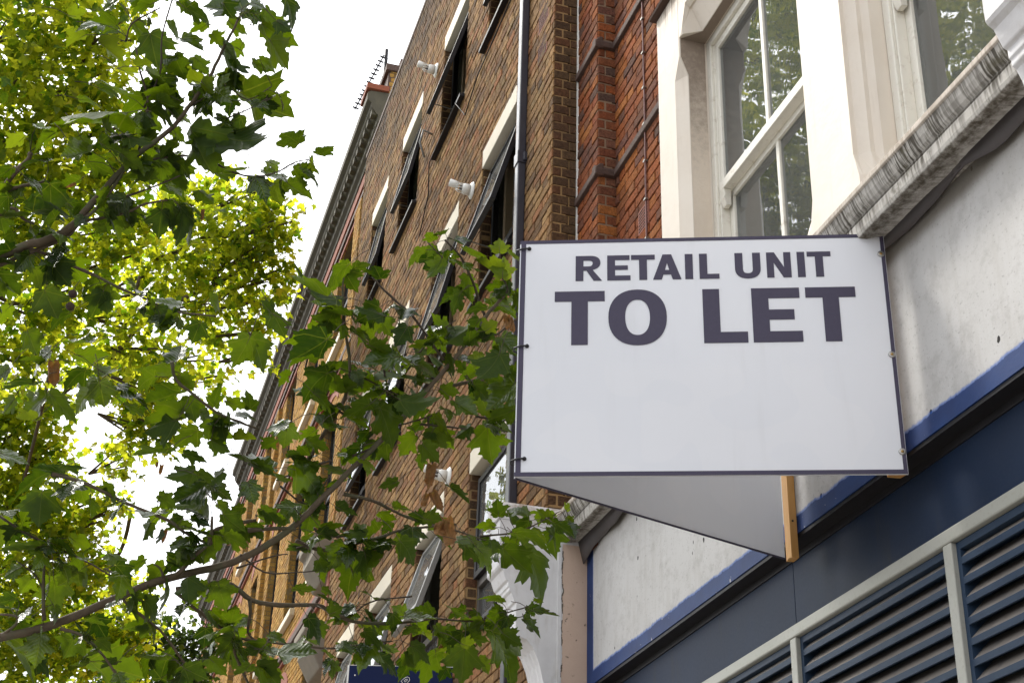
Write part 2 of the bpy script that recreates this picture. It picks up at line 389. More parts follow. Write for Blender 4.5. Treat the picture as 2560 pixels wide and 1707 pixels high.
    t.set(m2.inputs[0], t.math('MULTIPLY_ADD', t.noise(t.scale(t.pos(), (1, 1, 0.25)), 7, 4), 0.22, 0.10)); t.set(m2.inputs[1], mx.outputs[0]); t.set(m2.inputs[2], df.outputs[0])
    t.set(t.out.inputs[0], m2.outputs[0]); M['glass'] = t.mat
    t = NT('net_curtain'); p = t.pos(); n = t.noise(t.scale(p, (1, 1, 0.04)), 22, 3)
    t.p(col=t.mix(n, (0.22, 0.22, 0.22), (0.62, 0.62, 0.60)), rough=0.9); M['curtain'] = t.mat
    # bark
    t = NT('plane_bark'); p = t.pos(); n = t.noise(p, 35, 5, 0.7); k = t.noise(t.scale(p, (9, 9, 9)), 1, 4)
    c = t.mix(n, (0.055, 0.040, 0.028), (0.16, 0.125, 0.085)); c = t.mix(t.step(k, 0.5, 0.62), c, (0.10, 0.095, 0.058))
    t.p(col=c, rough=0.85, spec=0.2); t.bump(n, 0.6, 0.006); M['bark'] = t.mat
    t = NT('young_twig'); n = t.noise(t.pos(), 60, 4); t.p(col=t.mix(n, (0.035, 0.024, 0.018), (0.085, 0.06, 0.038)), rough=0.8); M['twig'] = t.mat

def leaf_mat(name, lo, hi, under, tlo, thi, tfac, vein=True, rough=0.36):
    t = NT(name)
    a = t.n('Attribute', attribute_name='lpos'); x, y, r = t.sep(a.outputs['Vector'])
    yk = t.n('Attribute', attribute_name='young').outputs['Fac']
    n = t.noise(t.pos(), 26, 4)
    f = t.math('MULTIPLY_ADD', t.math('SUBTRACT', n, 0.5), 0.7, r)
    top = t.mix(f, lo, hi); tr = t.mix(f, tlo, thi)
    if 'withered' in name: top = t.mix(t.step(t.noise(t.pos(), 45, 4), 0.45, 0.65), top, (0.06, 0.03, 0.015))  # dark mottling put into the colour as shading on curled leaves
    top = t.mix(yk, top, (0.13, 0.19, 0.012)); tr = t.mix(yk, tr, (0.40, 0.50, 0.012))
    if vein:
        ax = t.math('ABSOLUTE', x); rr = t.math('SQRT', t.math('ADD', t.math('MULTIPLY', x, x), t.math('MULTIPLY', y, y)))
        th = t.math('ARCTAN2', ax, y); best = None
        for k in (0.0, 0.86, 1.75):
            d = t.math('ABSOLUTE', t.math('MULTIPLY', rr, t.math('SINE', t.math('SUBTRACT', th, k))))
            best = d if best is None else t.math('MINIMUM', best, d)
        v = t.step(best, 0.018, 0.004)
        w = t.math('ABSOLUTE', t.math('SINE', t.math('MULTIPLY', t.math('SUBTRACT', y, t.math('MULTIPLY', ax, 0.75)), 22.0)))
        v2 = t.math('MULTIPLY', t.step(w, 0.10, 0.0), 0.4)
        vv = t.math('MAXIMUM', v, v2)
        top = t.mix(t.math('MULTIPLY', vv, 0.45), top, (0.12, 0.16, 0.03))
        tr = t.mix(t.math('MULTIPLY', vv, 0.40), tr, (0.30, 0.33, 0.02))
        h = t.math('ADD', t.math('MULTIPLY', v, -0.9), t.math('ADD', t.math('MULTIPLY', w, 0.30), t.math('MULTIPLY', n, 0.35)))
        t.bump(h, 0.5, 0.006)
    bf = t.n('NewGeometry').outputs['Backfacing']
    t.p(col=t.mix(bf, top, t.mix(0.5, top, under)), rough=t.math('MULTIPLY_ADD', bf, 0.3, rough), spec=t.math('MULTIPLY_ADD', bf, -0.35, 0.5))
    tl = t.n('BsdfTranslucent'); t.set(tl.inputs[0], tr)
    mx = t.n('MixShader'); mx.inputs[0].default_value = tfac
    t.set(mx.inputs[1], t.b.outputs[0]); t.set(mx.inputs[2], tl.outputs[0]); t.set(t.out.inputs[0], mx.outputs[0])
    return t.mat

mk()
M['leaf'] = leaf_mat('plane_leaf', (0.007, 0.020, 0.004), (0.024, 0.050, 0.006), (0.045, 0.075, 0.014), (0.022, 0.055, 0.0006), (0.20, 0.31, 0.003), 0.37, True, 0.25)
M['leaf_far'] = leaf_mat('sunlit_leaf', (0.03, 0.08, 0.010), (0.09, 0.15, 0.016), (0.08, 0.12, 0.03), (0.14, 0.29, 0.006), (0.98, 0.96, 0.04), 0.66, False, 0.42)  # lit copy of the leaf, sunlight put into its colour
M['leaf_dark'] = leaf_mat('shaded_leaf', (0.018, 0.045, 0.010), (0.045, 0.085, 0.018), (0.08, 0.11, 0.04), (0.04, 0.09, 0.004), (0.11, 0.19, 0.008), 0.32, False, 0.35)  # darker copy of the leaf, shade put into its colour
M['leaf_dead'] = leaf_mat('withered_leaf', (0.16, 0.075, 0.028), (0.30, 0.155, 0.06), (0.30, 0.17, 0.08), (0.20, 0.07, 0.015), (0.35, 0.14, 0.03), 0.25, True, 0.6)
M['seed'] = plain('seed_ball', (0.05, 0.03, 0.022), 0.95, 0.5, 220, 1.0)

LEAVES = [(5.245,-0.003,3.478,5.349,-0.095,3.335,0.479,-0.54,0.692,0),
(4.938,-0.097,3.431,4.951,-0.177,3.24,0.375,-0.846,0.379,0),
(4.97,-0.192,3.455,4.907,-0.395,3.303,0.934,-0.024,-0.358,0),
(5.118,-0.278,3.772,5.139,-0.492,3.677,0.054,-0.398,0.916,0),
(4.668,-0.379,3.932,4.732,-0.458,3.864,0.081,-0.609,0.789,0),
(4.905,-0.314,3.974,4.903,-0.457,3.876,0.15,-0.556,0.817,0),
(4.856,-0.352,3.864,4.857,-0.429,3.733,0.449,-0.77,0.453,0),
(4.643,-0.305,3.842,4.682,-0.372,3.791,0.854,0.518,-0.035,0),
(4.835,-0.229,3.969,4.908,-0.073,4.008,-0.852,0.291,0.435,1),
(4.926,-0.234,4.032,4.932,-0.365,4.027,0.235,0.047,-0.971,1),
(4.998,0.114,3.884,5.009,0.064,3.732,0.874,-0.439,0.21,0),
(4.858,-0.01,3.783,4.845,-0.101,3.711,-0.937,-0.121,0.327,1),
(5.088,0.319,3.934,5.051,0.223,3.923,0.858,-0.28,-0.431,0),
(5.023,-0.11,3.711,5.039,0.011,3.736,0.013,-0.2,0.98,2),
(4.826,-0.111,3.574,4.828,-0.161,3.526,0.269,-0.661,0.701,2),
(4.966,-0.087,3.622,4.987,-0.184,3.534,0.281,-0.607,0.743,0),
(4.869,0.143,3.393,4.986,0.375,3.454,0.334,0.077,-0.94,1),
(5.191,0.032,3.639,5.252,0.181,3.571,-0.79,0.492,0.366,1),
(4.946,0.352,3.774,5.014,0.421,3.747,0.051,0.31,0.949,2),
(4.878,0.294,3.697,4.899,0.194,3.649,-0.008,-0.436,0.9,2),
(5.051,0.438,3.932,5.037,0.376,3.922,-0.029,-0.145,0.989,2),
(5.256,0.412,3.502,5.276,0.51,3.447,-0.091,0.497,0.863,0),
(5.297,0.529,3.482,5.334,0.58,3.425,0.19,0.667,0.721,2),
(5.052,0.253,3.312,5.093,0.352,3.269,-0.762,0.495,0.417,1),
(5.201,0.417,3.326,5.233,0.519,3.354,-0.722,0.033,0.691,1),
(5.487,0.411,3.402,5.606,0.372,3.287,0.655,-0.168,0.737,0),
(5.497,0.456,3.266,5.398,0.323,3.296,-0.058,0.257,0.965,0),
(5.169,-0.42,3.445,5.165,-0.551,3.36,-0.784,-0.324,0.53,1),
(5.007,-0.504,3.301,5.042,-0.611,3.262,0.177,-0.284,0.942,0),
(4.936,-0.549,3.323,4.891,-0.641,3.281,-0.317,-0.262,0.912,0),
(5.008,-0.594,3.414,4.998,-0.6,3.454,0.515,0.818,0.256,2),
(5.105,-0.109,3.167,5.19,-0.173,3.079,0.05,-0.782,0.621,0),
(5.221,-0.213,3.433,5.181,-0.316,3.395,-0.163,-0.281,0.946,0),
(4.946,0.2,3.346,4.954,0.249,3.387,0.064,-0.653,0.755,2),
(5.198,0.529,3.133,5.24,0.584,3.088,0.345,0.413,0.843,0),
(5.006,0.101,3.632,5.004,0.042,3.61,0.949,0.084,-0.305,2),
(5.163,0.215,3.805,5.145,0.137,3.768,0.035,-0.432,0.901,2),
(4.799,0.134,3.561,4.758,0.082,3.564,-0.158,0.178,0.971,2),
(4.777,-0.12,3.771,4.8,-0.17,3.744,0.163,-0.398,0.903,0),
(4.841,-0.163,3.781,4.857,-0.305,3.666,-0.188,-0.631,0.753,0),
(4.991,-0.305,3.838,4.983,-0.379,3.793,-0.069,-0.518,0.853,0),
(5.065,0.333,3.548,5.043,0.242,3.554,-0.173,0.11,0.979,0),
(5.066,0.267,3.62,5.054,0.173,3.621,-0.175,0.026,0.984,0),
(4.904,0.123,3.309,4.86,0.025,3.269,0.858,-0.194,-0.476,0),
(5.013,0.189,3.368,4.959,0.096,3.373,0.775,-0.475,-0.418,0),
(4.9,0.042,3.5,4.897,-0.037,3.477,0.166,-0.288,0.943,0),
(4.979,0.064,3.51,4.947,-0.046,3.487,-0.183,-0.152,0.971,0),
(5.098,-0.042,3.592,5.114,-0.105,3.561,-0.867,-0.38,0.322,1),
(4.928,-0.193,3.495,4.928,-0.29,3.477,-0.874,-0.086,0.478,1),
(5.138,-0.233,3.573,5.091,-0.351,3.547,-0.277,-0.098,0.956,0),
(5.208,0.265,3.365,5.221,0.164,3.328,0.245,-0.313,0.918,0),
(5.093,0.307,3.395,5.105,0.256,3.346,0.95,0.299,-0.094,0),
(4.957,0.139,3.262,4.967,0.061,3.207,0.296,-0.523,0.799,0),
(5.336,0.228,3.465,5.353,0.297,3.404,0.195,0.622,0.758,0),
(5.24,0.419,3.372,5.289,0.488,3.334,-0.001,0.487,0.873,0),
(5.318,0.554,3.338,5.362,0.612,3.298,0.206,0.444,0.872,0),
(5.253,0.487,3.517,5.241,0.413,3.47,-0.809,-0.213,0.548,1),
(5.23,0.348,3.548,5.249,0.431,3.514,-0.116,0.406,0.906,0),
(5.065,0.016,3.754,5.104,-0.039,3.71,0.245,-0.489,0.837,0),
(4.838,-0.223,3.716,4.851,-0.267,3.638,0.786,0.585,-0.199,0),
(4.63,-0.008,3.75,4.603,-0.107,3.706,-0.14,-0.363,0.921,0),
(4.686,0.023,3.822,4.708,-0.029,3.776,0.256,-0.578,0.775,0),
(4.681,0.12,3.777,4.699,0.211,3.746,-0.19,0.353,0.916,0),
(4.894,0.257,3.927,4.931,0.316,3.897,-0.727,0.609,0.317,1),
(4.683,-0.142,3.858,4.702,-0.185,3.799,0.329,-0.709,0.623,0),
(4.622,-0.247,3.837,4.623,-0.304,3.825,-0.907,-0.107,0.407,1),
(4.621,-0.353,3.773,4.614,-0.411,3.74,0.962,0.027,-0.273,0),
(5.093,0.19,3.995,5.098,0.117,3.929,0.391,-0.604,0.694,0),
(4.671,0.044,3.685,4.648,-0.023,3.643,-0.115,-0.492,0.863,0),
(4.796,-0.098,3.829,4.843,-0.042,3.787,0.117,0.534,0.837,0),
(4.958,-0.184,3.996,4.95,-0.26,3.935,0.295,-0.615,0.731,0),
(4.992,-0.255,3.93,5.016,-0.231,3.853,0.556,0.733,0.391,0),
(4.789,-0.319,3.704,4.795,-0.4,3.687,-0.105,-0.212,0.972,0),
(4.954,-0.072,3.779,4.965,-0.148,3.721,0.958,0.247,-0.146,0),
(5.045,0.025,3.809,5.1,0.066,3.767,0.312,0.435,0.845,0),
(4.869,-0.206,3.609,4.896,-0.235,3.579,0.162,-0.625,0.764,0),
(5.215,-0.03,3.599,5.22,-0.095,3.546,0.28,-0.593,0.755,0),
(5.012,-0.059,3.398,5.028,0.021,3.349,0.047,0.513,0.857,0),
(5.043,0.228,3.352,5.01,0.135,3.298,0.075,-0.524,0.849,0),
(5.171,0.35,3.41,5.159,0.299,3.359,0.323,-0.702,0.635,0),
(5.189,-0.263,3.565,5.133,-0.375,3.545,-0.317,-0.006,0.949,0),
(5.189,-0.434,3.511,5.176,-0.482,3.478,-0.84,-0.13,0.526,1),
(5.26,-0.175,3.358,5.24,-0.243,3.299,0.899,0.113,-0.424,0),
(5.325,-0.049,3.443,5.33,-0.135,3.415,-0.001,-0.308,0.952,0),
(5.148,-0.054,3.282,5.149,-0.106,3.226,-0.821,-0.423,0.383,1),
(5.448,0.296,3.423,5.465,0.367,3.369,0.076,0.592,0.803,0),
(5.166,0.468,3.205,5.158,0.393,3.17,-0.75,-0.208,0.627,1),
(5.429,0.51,3.316,5.448,0.576,3.279,0.033,0.483,0.875,0),
(5.27,0.318,3.196,5.279,0.258,3.135,0.522,-0.576,0.629,0),
(5.399,0.198,3.288,5.388,0.112,3.238,0.165,-0.51,0.844,0),
(5.375,0.344,2.851,5.402,0.27,2.736,0.959,-0.077,0.274,0),
(5.531,0.347,3.035,5.531,0.244,2.991,0.437,-0.355,0.827,0),
(5.563,0.368,3.056,5.609,0.417,3.029,0.195,0.333,0.923,0),
(5.588,0.085,2.596,5.662,0.044,2.508,-0.783,-0.099,-0.615,1),
(5.894,0.095,2.734,5.93,0.204,2.644,-0.752,0.551,0.362,1),
(5.646,0.007,2.616,5.639,-0.135,2.548,-0.684,-0.29,0.67,1),
(5.577,0.259,2.508,5.597,0.138,2.411,0.242,-0.582,0.777,0),
(5.689,0.279,2.543,5.781,0.358,2.477,-0.599,0.794,0.105,1),
(5.695,-0.213,2.746,5.698,-0.04,2.697,-0.069,0.274,0.959,0),
(5.807,-0.241,2.711,5.893,-0.109,2.664,0.024,0.318,0.948,0),
(5.52,-0.268,2.896,5.551,-0.246,2.809,0.944,-0.007,0.329,0),
(5.21,-0.446,2.702,5.243,-0.411,2.578,0.816,0.464,0.345,0),
(5.275,-0.457,2.736,5.333,-0.547,2.651,0.549,-0.355,0.757,0),
(5.493,-0.551,2.978,5.482,-0.622,2.877,0.913,0.275,-0.301,0),
(5.155,-0.514,2.794,5.164,-0.465,2.844,0.21,-0.723,0.658,0),
(5.043,-0.708,2.846,5.109,-0.558,2.911,-0.28,-0.275,0.92,0),
(5.227,-0.75,2.758,5.329,-0.624,2.663,0.472,0.255,0.844,0),
(5.603,-0.818,2.799,5.665,-0.701,2.715,0.423,0.365,0.829,0),
(5.664,-0.259,2.551,5.719,-0.11,2.47,0.39,0.327,0.861,0),
(5.811,-0.387,2.666,5.776,-0.372,2.751,0.792,0.563,0.235,0),
(5.7,-0.426,2.65,5.704,-0.518,2.618,0.115,-0.319,0.941,0),
(5.512,-0.18,2.954,5.526,-0.065,2.947,-0.742,0.13,0.657,1),
(5.402,-0.285,2.951,5.378,-0.355,2.909,0.249,-0.565,0.786,0),
(5.132,-0.113,3.174,5.131,-0.218,3.068,-0.07,-0.708,0.703,0),
(5.415,0.161,3.238,5.388,0.045,3.18,0.134,-0.47,0.872,0),
(5.885,0.2,2.844,5.892,0.059,2.844,0.099,0.001,0.995,0),
(5.532,0.133,2.739,5.577,0.249,2.733,-0.668,0.289,0.686,1),
(5.487,0.289,2.641,5.575,0.386,2.573,-0.614,0.745,0.261,1),
(5.663,0.107,2.69,5.669,0.019,2.666,0.879,0.176,-0.443,0),
(5.612,0.326,2.567,5.712,0.451,2.552,-0.138,0.228,0.964,0),
(5.553,0.388,2.752,5.555,0.337,2.659,0.891,-0.389,0.232,0),
(5.623,0.477,2.997,5.643,0.517,2.921,0.553,0.666,0.5,0),
(5.474,0.243,2.82,5.495,0.323,2.775,0.116,0.47,0.875,0),
(5.863,0.501,3.005,5.923,0.55,2.969,0.284,0.317,0.905,0),
(5.5,0.306,2.604,5.511,0.393,2.608,0.003,-0.046,0.999,0),
(5.612,0.146,2.652,5.676,0.233,2.619,0.071,0.304,0.95,0),
(5.944,0.458,2.764,5.982,0.505,2.717,-0.74,0.669,0.072,1),
(6.002,0.42,2.655,6.064,0.454,2.606,0.618,-0.742,0.259,0),
(5.669,0.293,2.445,5.723,0.361,2.404,0.294,0.305,0.906,2),
(5.823,-0.328,2.64,5.788,-0.427,2.57,0.122,-0.601,0.79,0),
(5.534,-0.462,2.52,5.511,-0.538,2.529,-0.668,0.285,0.687,1),
(5.676,-0.055,2.62,5.715,0.01,2.585,0.142,0.393,0.909,0),
(5.755,-0.029,2.589,5.751,-0.118,2.561,-0.053,-0.301,0.952,0),
(5.883,0.236,2.219,5.914,0.224,2.071,0.979,0.025,0.203,0),
(5.953,0.238,2.238,6.015,0.328,2.162,0.299,0.484,0.822,0),
(6.077,0.105,2.349,6.135,0.063,2.272,0.825,0.115,0.553,0),
(6.178,0.204,2.436,6.194,0.385,2.377,-0.057,0.311,0.949,0),
(5.968,0.198,2.36,5.922,0.078,2.367,-0.088,0.089,0.992,0),
(6.126,0.433,2.457,6.14,0.317,2.434,-0.719,-0.214,0.661,1),
(5.586,-0.236,2.482,5.641,-0.106,2.455,0.759,-0.419,-0.499,0),
(5.944,-0.34,2.607,6.03,-0.253,2.56,0.477,0.004,0.879,0),
(5.763,-0.227,2.43,5.867,-0.09,2.385,0.038,0.288,0.957,0),
(5.795,-0.34,2.363,5.82,-0.244,2.293,0.902,-0.385,-0.196,0),
(5.899,-0.414,2.363,5.952,-0.293,2.247,-0.734,0.61,0.298,1),
(5.852,-0.411,2.337,5.86,-0.515,2.281,-0.85,-0.302,0.432,1),
(5.677,-0.55,2.296,5.678,-0.586,2.208,-0.972,0.214,-0.101,1),
(5.7,-0.64,2.377,5.691,-0.453,2.393,-0.687,-0.097,0.72,1),
(5.796,-0.746,2.447,5.787,-0.879,2.364,-0.963,-0.092,0.252,1),
(5.498,-0.661,2.492,5.551,-0.662,2.401,-0.86,0.109,-0.499,1),
(5.469,-0.658,2.479,5.526,-0.577,2.465,-0.679,0.564,0.47,1),
(5.963,-0.27,2.247,6.015,-0.177,2.209,0.195,0.279,0.94,0),
(5.711,-0.212,2.203,5.714,-0.29,2.165,0.41,-0.384,0.827,0),
(6.036,-0.292,2.24,6.036,-0.366,2.198,0.422,-0.449,0.788,0),
(6.046,-0.372,2.33,6.003,-0.48,2.261,0.359,-0.6,0.715,0),
(6.407,0.146,2.042,6.481,0.103,1.918,0.808,-0.196,0.555,0),
(6.04,-0.286,2.028,6.065,-0.206,1.933,0.552,0.56,0.618,0),
(6.099,-0.204,2.066,6.126,-0.143,1.98,0.368,0.703,0.609,0),
(6.287,-0.063,2.133,6.248,-0.157,2.088,0.725,0.034,-0.688,0),
(5.934,0.201,2.015,6.028,0.36,1.977,-0.007,0.236,0.972,0),
(5.945,0.172,2.036,5.959,0.07,2.012,-0.685,-0.258,0.681,1),
(6.22,-0.043,1.833,6.264,-0.11,1.761,0.897,0.121,0.425,0),
(6.219,-0.344,1.613,6.187,-0.35,1.745,0.94,0.241,0.243,0),
(6.435,-0.051,1.715,6.395,-0.293,1.645,0.283,-0.312,0.907,0),
(5.941,-0.502,1.952,6.007,-0.554,1.861,0.822,0.056,0.567,0),
(5.926,-0.461,1.935,5.95,-0.405,1.872,0.555,0.498,0.666,0),
(6.02,-0.602,1.761,6.059,-0.549,1.676,0.78,0.31,0.544,0),
(6.131,-0.746,1.78,6.192,-0.671,1.721,0.57,0.165,0.805,0),
(6.185,-0.74,1.716,6.21,-0.841,1.655,-0.856,-0.404,0.324,1),
(6.03,-0.78,1.707,5.95,-0.933,1.692,-0.512,0.184,0.839,1),
(5.952,-0.734,1.764,5.939,-0.804,1.727,-0.814,-0.15,0.562,1),
(5.851,-0.869,1.82,5.842,-0.957,1.738,0.433,-0.644,0.631,0),
(5.812,-0.63,2.242,5.823,-0.734,2.187,0.175,-0.444,0.879,0),
(6.434,0.306,1.783,6.398,0.143,1.594,-0.439,-0.639,0.632,1),
(6.064,0.101,2.109,6.066,0.019,2.055,0.272,-0.523,0.808,0),
(5.798,-0.353,2.155,5.809,-0.43,2.133,-0.717,-0.276,0.64,1),
(5.666,-0.465,2.143,5.667,-0.553,2.071,0.424,-0.575,0.7,0),
(5.757,-0.549,2.217,5.778,-0.478,2.157,0.41,0.509,0.757,0),
(5.631,-0.283,2.362,5.634,-0.378,2.341,0.15,-0.206,0.967,0),
(5.738,-0.387,2.481,5.743,-0.473,2.452,0.871,0.204,-0.447,0),
(5.707,-0.479,2.483,5.676,-0.563,2.49,-0.051,0.106,0.993,2),
(5.583,-0.343,2.258,5.538,-0.411,2.25,0.082,-0.165,0.983,0),
(5.741,-0.713,2.263,5.73,-0.798,2.213,0.739,0.272,-0.616,0),
(5.601,-0.63,2.461,5.643,-0.585,2.427,0.302,0.385,0.872,0),
(5.748,-0.778,2.546,5.709,-0.865,2.497,0.076,-0.512,0.856,0),
(5.593,-0.787,2.527,5.651,-0.731,2.491,0.267,0.32,0.909,0),
(6.005,-0.397,2.319,6.073,-0.312,2.272,0.672,-0.69,-0.271,0),
(6.077,-0.473,2.341,6.074,-0.562,2.307,0.28,-0.351,0.894,0),
(5.622,-0.549,2.354,5.643,-0.65,2.327,0.134,-0.237,0.962,0),
(5.71,-0.448,2.338,5.75,-0.391,2.294,0.751,-0.642,-0.153,0),
(5.794,-0.713,2.494,5.791,-0.799,2.475,0.128,-0.22,0.967,0),
(6.096,-0.462,2.15,6.124,-0.42,2.125,0.333,0.31,0.89,0),
(6.205,-0.563,1.889,6.164,-0.668,1.838,0.304,-0.505,0.808,0),
(6.189,-0.665,1.896,6.204,-0.618,1.837,0.751,-0.596,-0.284,0),
(6.31,-0.625,1.773,6.329,-0.716,1.737,0.45,-0.244,0.859,0),
(6.056,-0.515,1.671,6.03,-0.593,1.611,0.894,0.048,-0.446,0),
(5.938,-0.413,1.589,5.938,-0.509,1.552,0.59,-0.289,0.754,0),
(5.923,-0.664,1.625,5.987,-0.618,1.576,0.443,0.295,0.847,0),
(6.303,-0.164,1.685,6.351,-0.105,1.649,0.338,0.273,0.901,0),
(6.432,0.212,1.865,6.467,0.287,1.83,0.245,0.316,0.917,0),
(6.066,0.264,1.834,6.086,0.336,1.804,0.344,0.279,0.896,0),
(6.244,0.063,2.044,6.244,-0.019,1.995,0.275,-0.487,0.829,0),
(6.328,0.285,2.043,6.36,0.353,2.008,0.813,-0.519,-0.265,0),
(6.292,0.031,1.767,6.36,0.09,1.73,0.661,-0.75,0.029,0),
(6.326,0.167,1.67,6.336,0.074,1.627,0.517,-0.311,0.797,0),
(5.423,-0.803,3.056,5.459,-0.599,3.102,0.735,0.026,-0.678,0),
(5.334,-0.821,3.172,5.383,-0.72,3.106,0.27,0.436,0.859,0),
(5.535,-0.834,3.265,5.592,-0.911,3.197,0.464,-0.365,0.807,0),
(5.725,-0.916,3.396,5.682,-0.968,3.429,0.422,0.228,0.877,0),
(5.527,-0.864,3.282,5.564,-0.805,3.276,0.103,0.048,0.994,2),
(5.531,-1.282,3.398,5.533,-1.126,3.396,0.221,0.014,0.975,0),
(5.231,-1.193,3.218,5.293,-1.172,3.148,0.643,-0.662,0.385,0),
(5.224,-1.441,3.294,5.188,-1.429,3.335,0.711,-0.189,0.677,2),
(5.272,-1.472,3.206,5.231,-1.463,3.294,0.872,-0.24,0.427,2),
(5.309,-1.475,3.227,5.337,-1.364,3.316,-0.146,-0.597,0.789,2),
(5.421,-1.331,3.193,5.47,-1.243,3.183,0.042,0.081,0.996,0),
(5.36,-1.313,3.149,5.392,-1.276,3.047,0.684,0.589,0.43,0),
(5.283,-1.406,3.051,5.299,-1.321,3.055,-0.068,-0.027,0.997,0),
(5.517,-1.487,3.236,5.487,-1.604,3.142,-0.958,0.011,0.288,1),
(5.55,-0.886,3.057,5.607,-0.774,3.074,-0.252,-0.014,0.968,0),
(5.621,-0.911,3.106,5.576,-1.019,3.095,-0.716,0.231,0.659,1),
(5.625,-1.019,3.113,5.683,-0.909,3.029,0.427,0.399,0.811,0),
(5.688,-1.037,3.149,5.701,-1.1,3.069,0.735,-0.466,0.493,0),
(5.41,-0.999,3.005,5.403,-0.878,3.037,0.88,0.171,-0.443,0),
(5.369,-1.097,2.951,5.395,-1.057,2.864,0.963,-0.075,0.259,0),
(5.789,-0.833,3.049,5.825,-0.67,3.091,0.252,-0.293,0.922,0),
(5.552,-0.788,2.908,5.622,-0.654,2.811,0.413,0.384,0.826,0),
(5.909,-0.865,2.947,5.995,-0.737,2.867,0.85,-0.52,0.088,0),
(5.432,-1.074,2.835,5.435,-0.928,2.804,-0.833,0.133,0.537,1),
(5.8,-1.153,3.035,5.828,-1.059,2.972,-0.785,0.493,0.375,1),
(5.442,-0.956,2.876,5.455,-1.065,2.852,0.141,-0.204,0.969,0),
(5.615,-1.15,2.922,5.578,-1.291,2.911,-0.723,0.132,0.678,1),
(5.778,-1.236,3.07,5.719,-1.413,3.019,-0.21,-0.207,0.956,0),
(5.735,-1.316,2.934,5.759,-1.196,2.97,0.04,-0.289,0.956,0),
(5.708,-1.065,2.901,5.593,-1.291,2.848,0.59,-0.114,-0.8,0),
(5.764,-1.409,3.055,5.761,-1.519,3.038,-0.73,-0.082,0.678,1),
(5.551,-1.311,3.046,5.596,-1.246,2.952,0.488,0.592,0.642,0),
(5.506,-1.42,3.096,5.538,-1.304,2.986,0.675,-0.594,-0.438,0),
(5.39,-1.409,3.056,5.433,-1.383,3,0.567,0.484,0.667,0),
(5.47,-1.448,3.007,5.422,-1.508,3.038,0.446,0.108,0.888,0),
(5.378,-1.503,2.978,5.399,-1.586,2.894,-0.985,-0.117,-0.128,1),
(5.303,-1.478,2.857,5.346,-1.43,2.714,0.795,-0.606,0.036,0),
(5.682,-1.496,2.962,5.708,-1.392,2.949,0.213,0.066,0.975,0),
(5.565,-1.44,2.831,5.568,-1.525,2.781,0.511,-0.426,0.747,0),
(5.597,-1.371,2.754,5.57,-1.464,2.686,-0.935,0.007,0.354,1),
(5.332,-1.556,2.749,5.417,-1.486,2.635,-0.527,0.84,0.126,1),
(5.552,-1.623,2.739,5.628,-1.531,2.693,0.566,-0.051,0.823,0),
(5.843,-1.575,2.808,5.859,-1.702,2.768,-0.949,-0.197,0.245,1),
(5.845,-1.584,2.773,5.899,-1.626,2.624,0.886,-0.245,0.393,0),
(5.5,-1.112,2.675,5.474,-1.268,2.629,0.897,-0.019,-0.443,0),
(5.621,-1.054,2.684,5.662,-1.149,2.537,0.264,-0.776,0.572,0),
(5.889,-0.973,2.828,5.867,-1.086,2.803,-0.69,-0.023,0.723,1),
(5.589,-0.769,2.687,5.606,-0.892,2.637,-0.841,-0.295,0.454,1),
(5.538,-0.993,2.651,5.588,-0.886,2.587,0.335,0.369,0.867,0),
(5.682,-0.858,2.595,5.682,-0.947,2.588,-0.61,-0.065,0.79,1),
(5.843,-1.133,2.849,5.813,-1.179,2.891,0.309,0.533,0.788,0),
(6.081,-0.983,2.66,6.11,-1.075,2.627,0.414,-0.196,0.889,0),
(5.874,-1.14,2.643,5.904,-1.071,2.557,0.959,-0.067,0.274,0),
(5.567,-1.235,2.521,5.566,-1.311,2.45,0.569,-0.567,0.595,0),
(5.354,-1.429,2.982,5.319,-1.471,3.016,0.52,0.227,0.824,2),
(5.422,-1.521,3.283,5.436,-1.575,3.232,0.21,-0.643,0.737,0),
(5.442,-1.494,3.212,5.417,-1.534,3.26,0.731,-0.664,-0.16,0),
(5.587,-1.325,3.097,5.619,-1.249,3.13,0.84,-0.127,-0.527,0),
(5.707,-0.963,3.184,5.751,-0.905,3.165,0.633,-0.625,-0.456,0),
(5.762,-0.955,2.908,5.769,-0.847,2.922,0.069,-0.134,0.989,0),
(5.977,-0.941,2.931,5.972,-1.04,2.9,0.073,-0.306,0.949,0),
(5.85,-1.013,2.914,5.882,-0.926,2.885,0.809,-0.437,-0.394,0),
(5.859,-1.132,3.03,5.834,-1.213,2.986,0.024,-0.482,0.876,0),
(5.881,-1.516,2.785,5.923,-1.459,2.735,0.702,-0.687,-0.188,0),
(5.503,-1.571,2.89,5.52,-1.618,2.84,0.249,-0.661,0.708,0),
(5.786,-1.467,3.007,5.766,-1.403,3.048,0.851,0.446,-0.277,0),
(6.531,-1.409,2.097,6.503,-1.362,2.129,-0.891,-0.425,-0.157,1),
(6.451,-1.524,2.087,6.48,-1.442,2.134,0.465,-0.561,0.685,0),
(6.159,-1.338,1.974,6.137,-1.469,1.965,-0.685,0.063,0.726,1),
(6.311,-1.641,2.083,6.339,-1.558,2.027,0.401,0.415,0.817,0),
(6.424,-1.662,2.085,6.463,-1.703,2.005,-0.726,-0.688,-0.007,1),
(6.397,-1.567,2.009,6.394,-1.653,1.887,-0.953,-0.239,0.187,1),
(6.073,-1.701,1.923,6.034,-1.878,1.73,-0.714,-0.438,0.546,1),
(5.98,-1.725,1.89,5.953,-1.8,1.835,0.45,-0.625,0.638,0),
(6.024,-1.754,1.978,6.051,-1.787,1.929,-0.908,-0.307,-0.286,1),
(6.036,-1.832,1.982,6.053,-1.918,1.914,-0.818,-0.447,0.363,1),
(6.296,-1.924,2.107,6.28,-1.989,2.136,0.457,0.27,0.847,0),
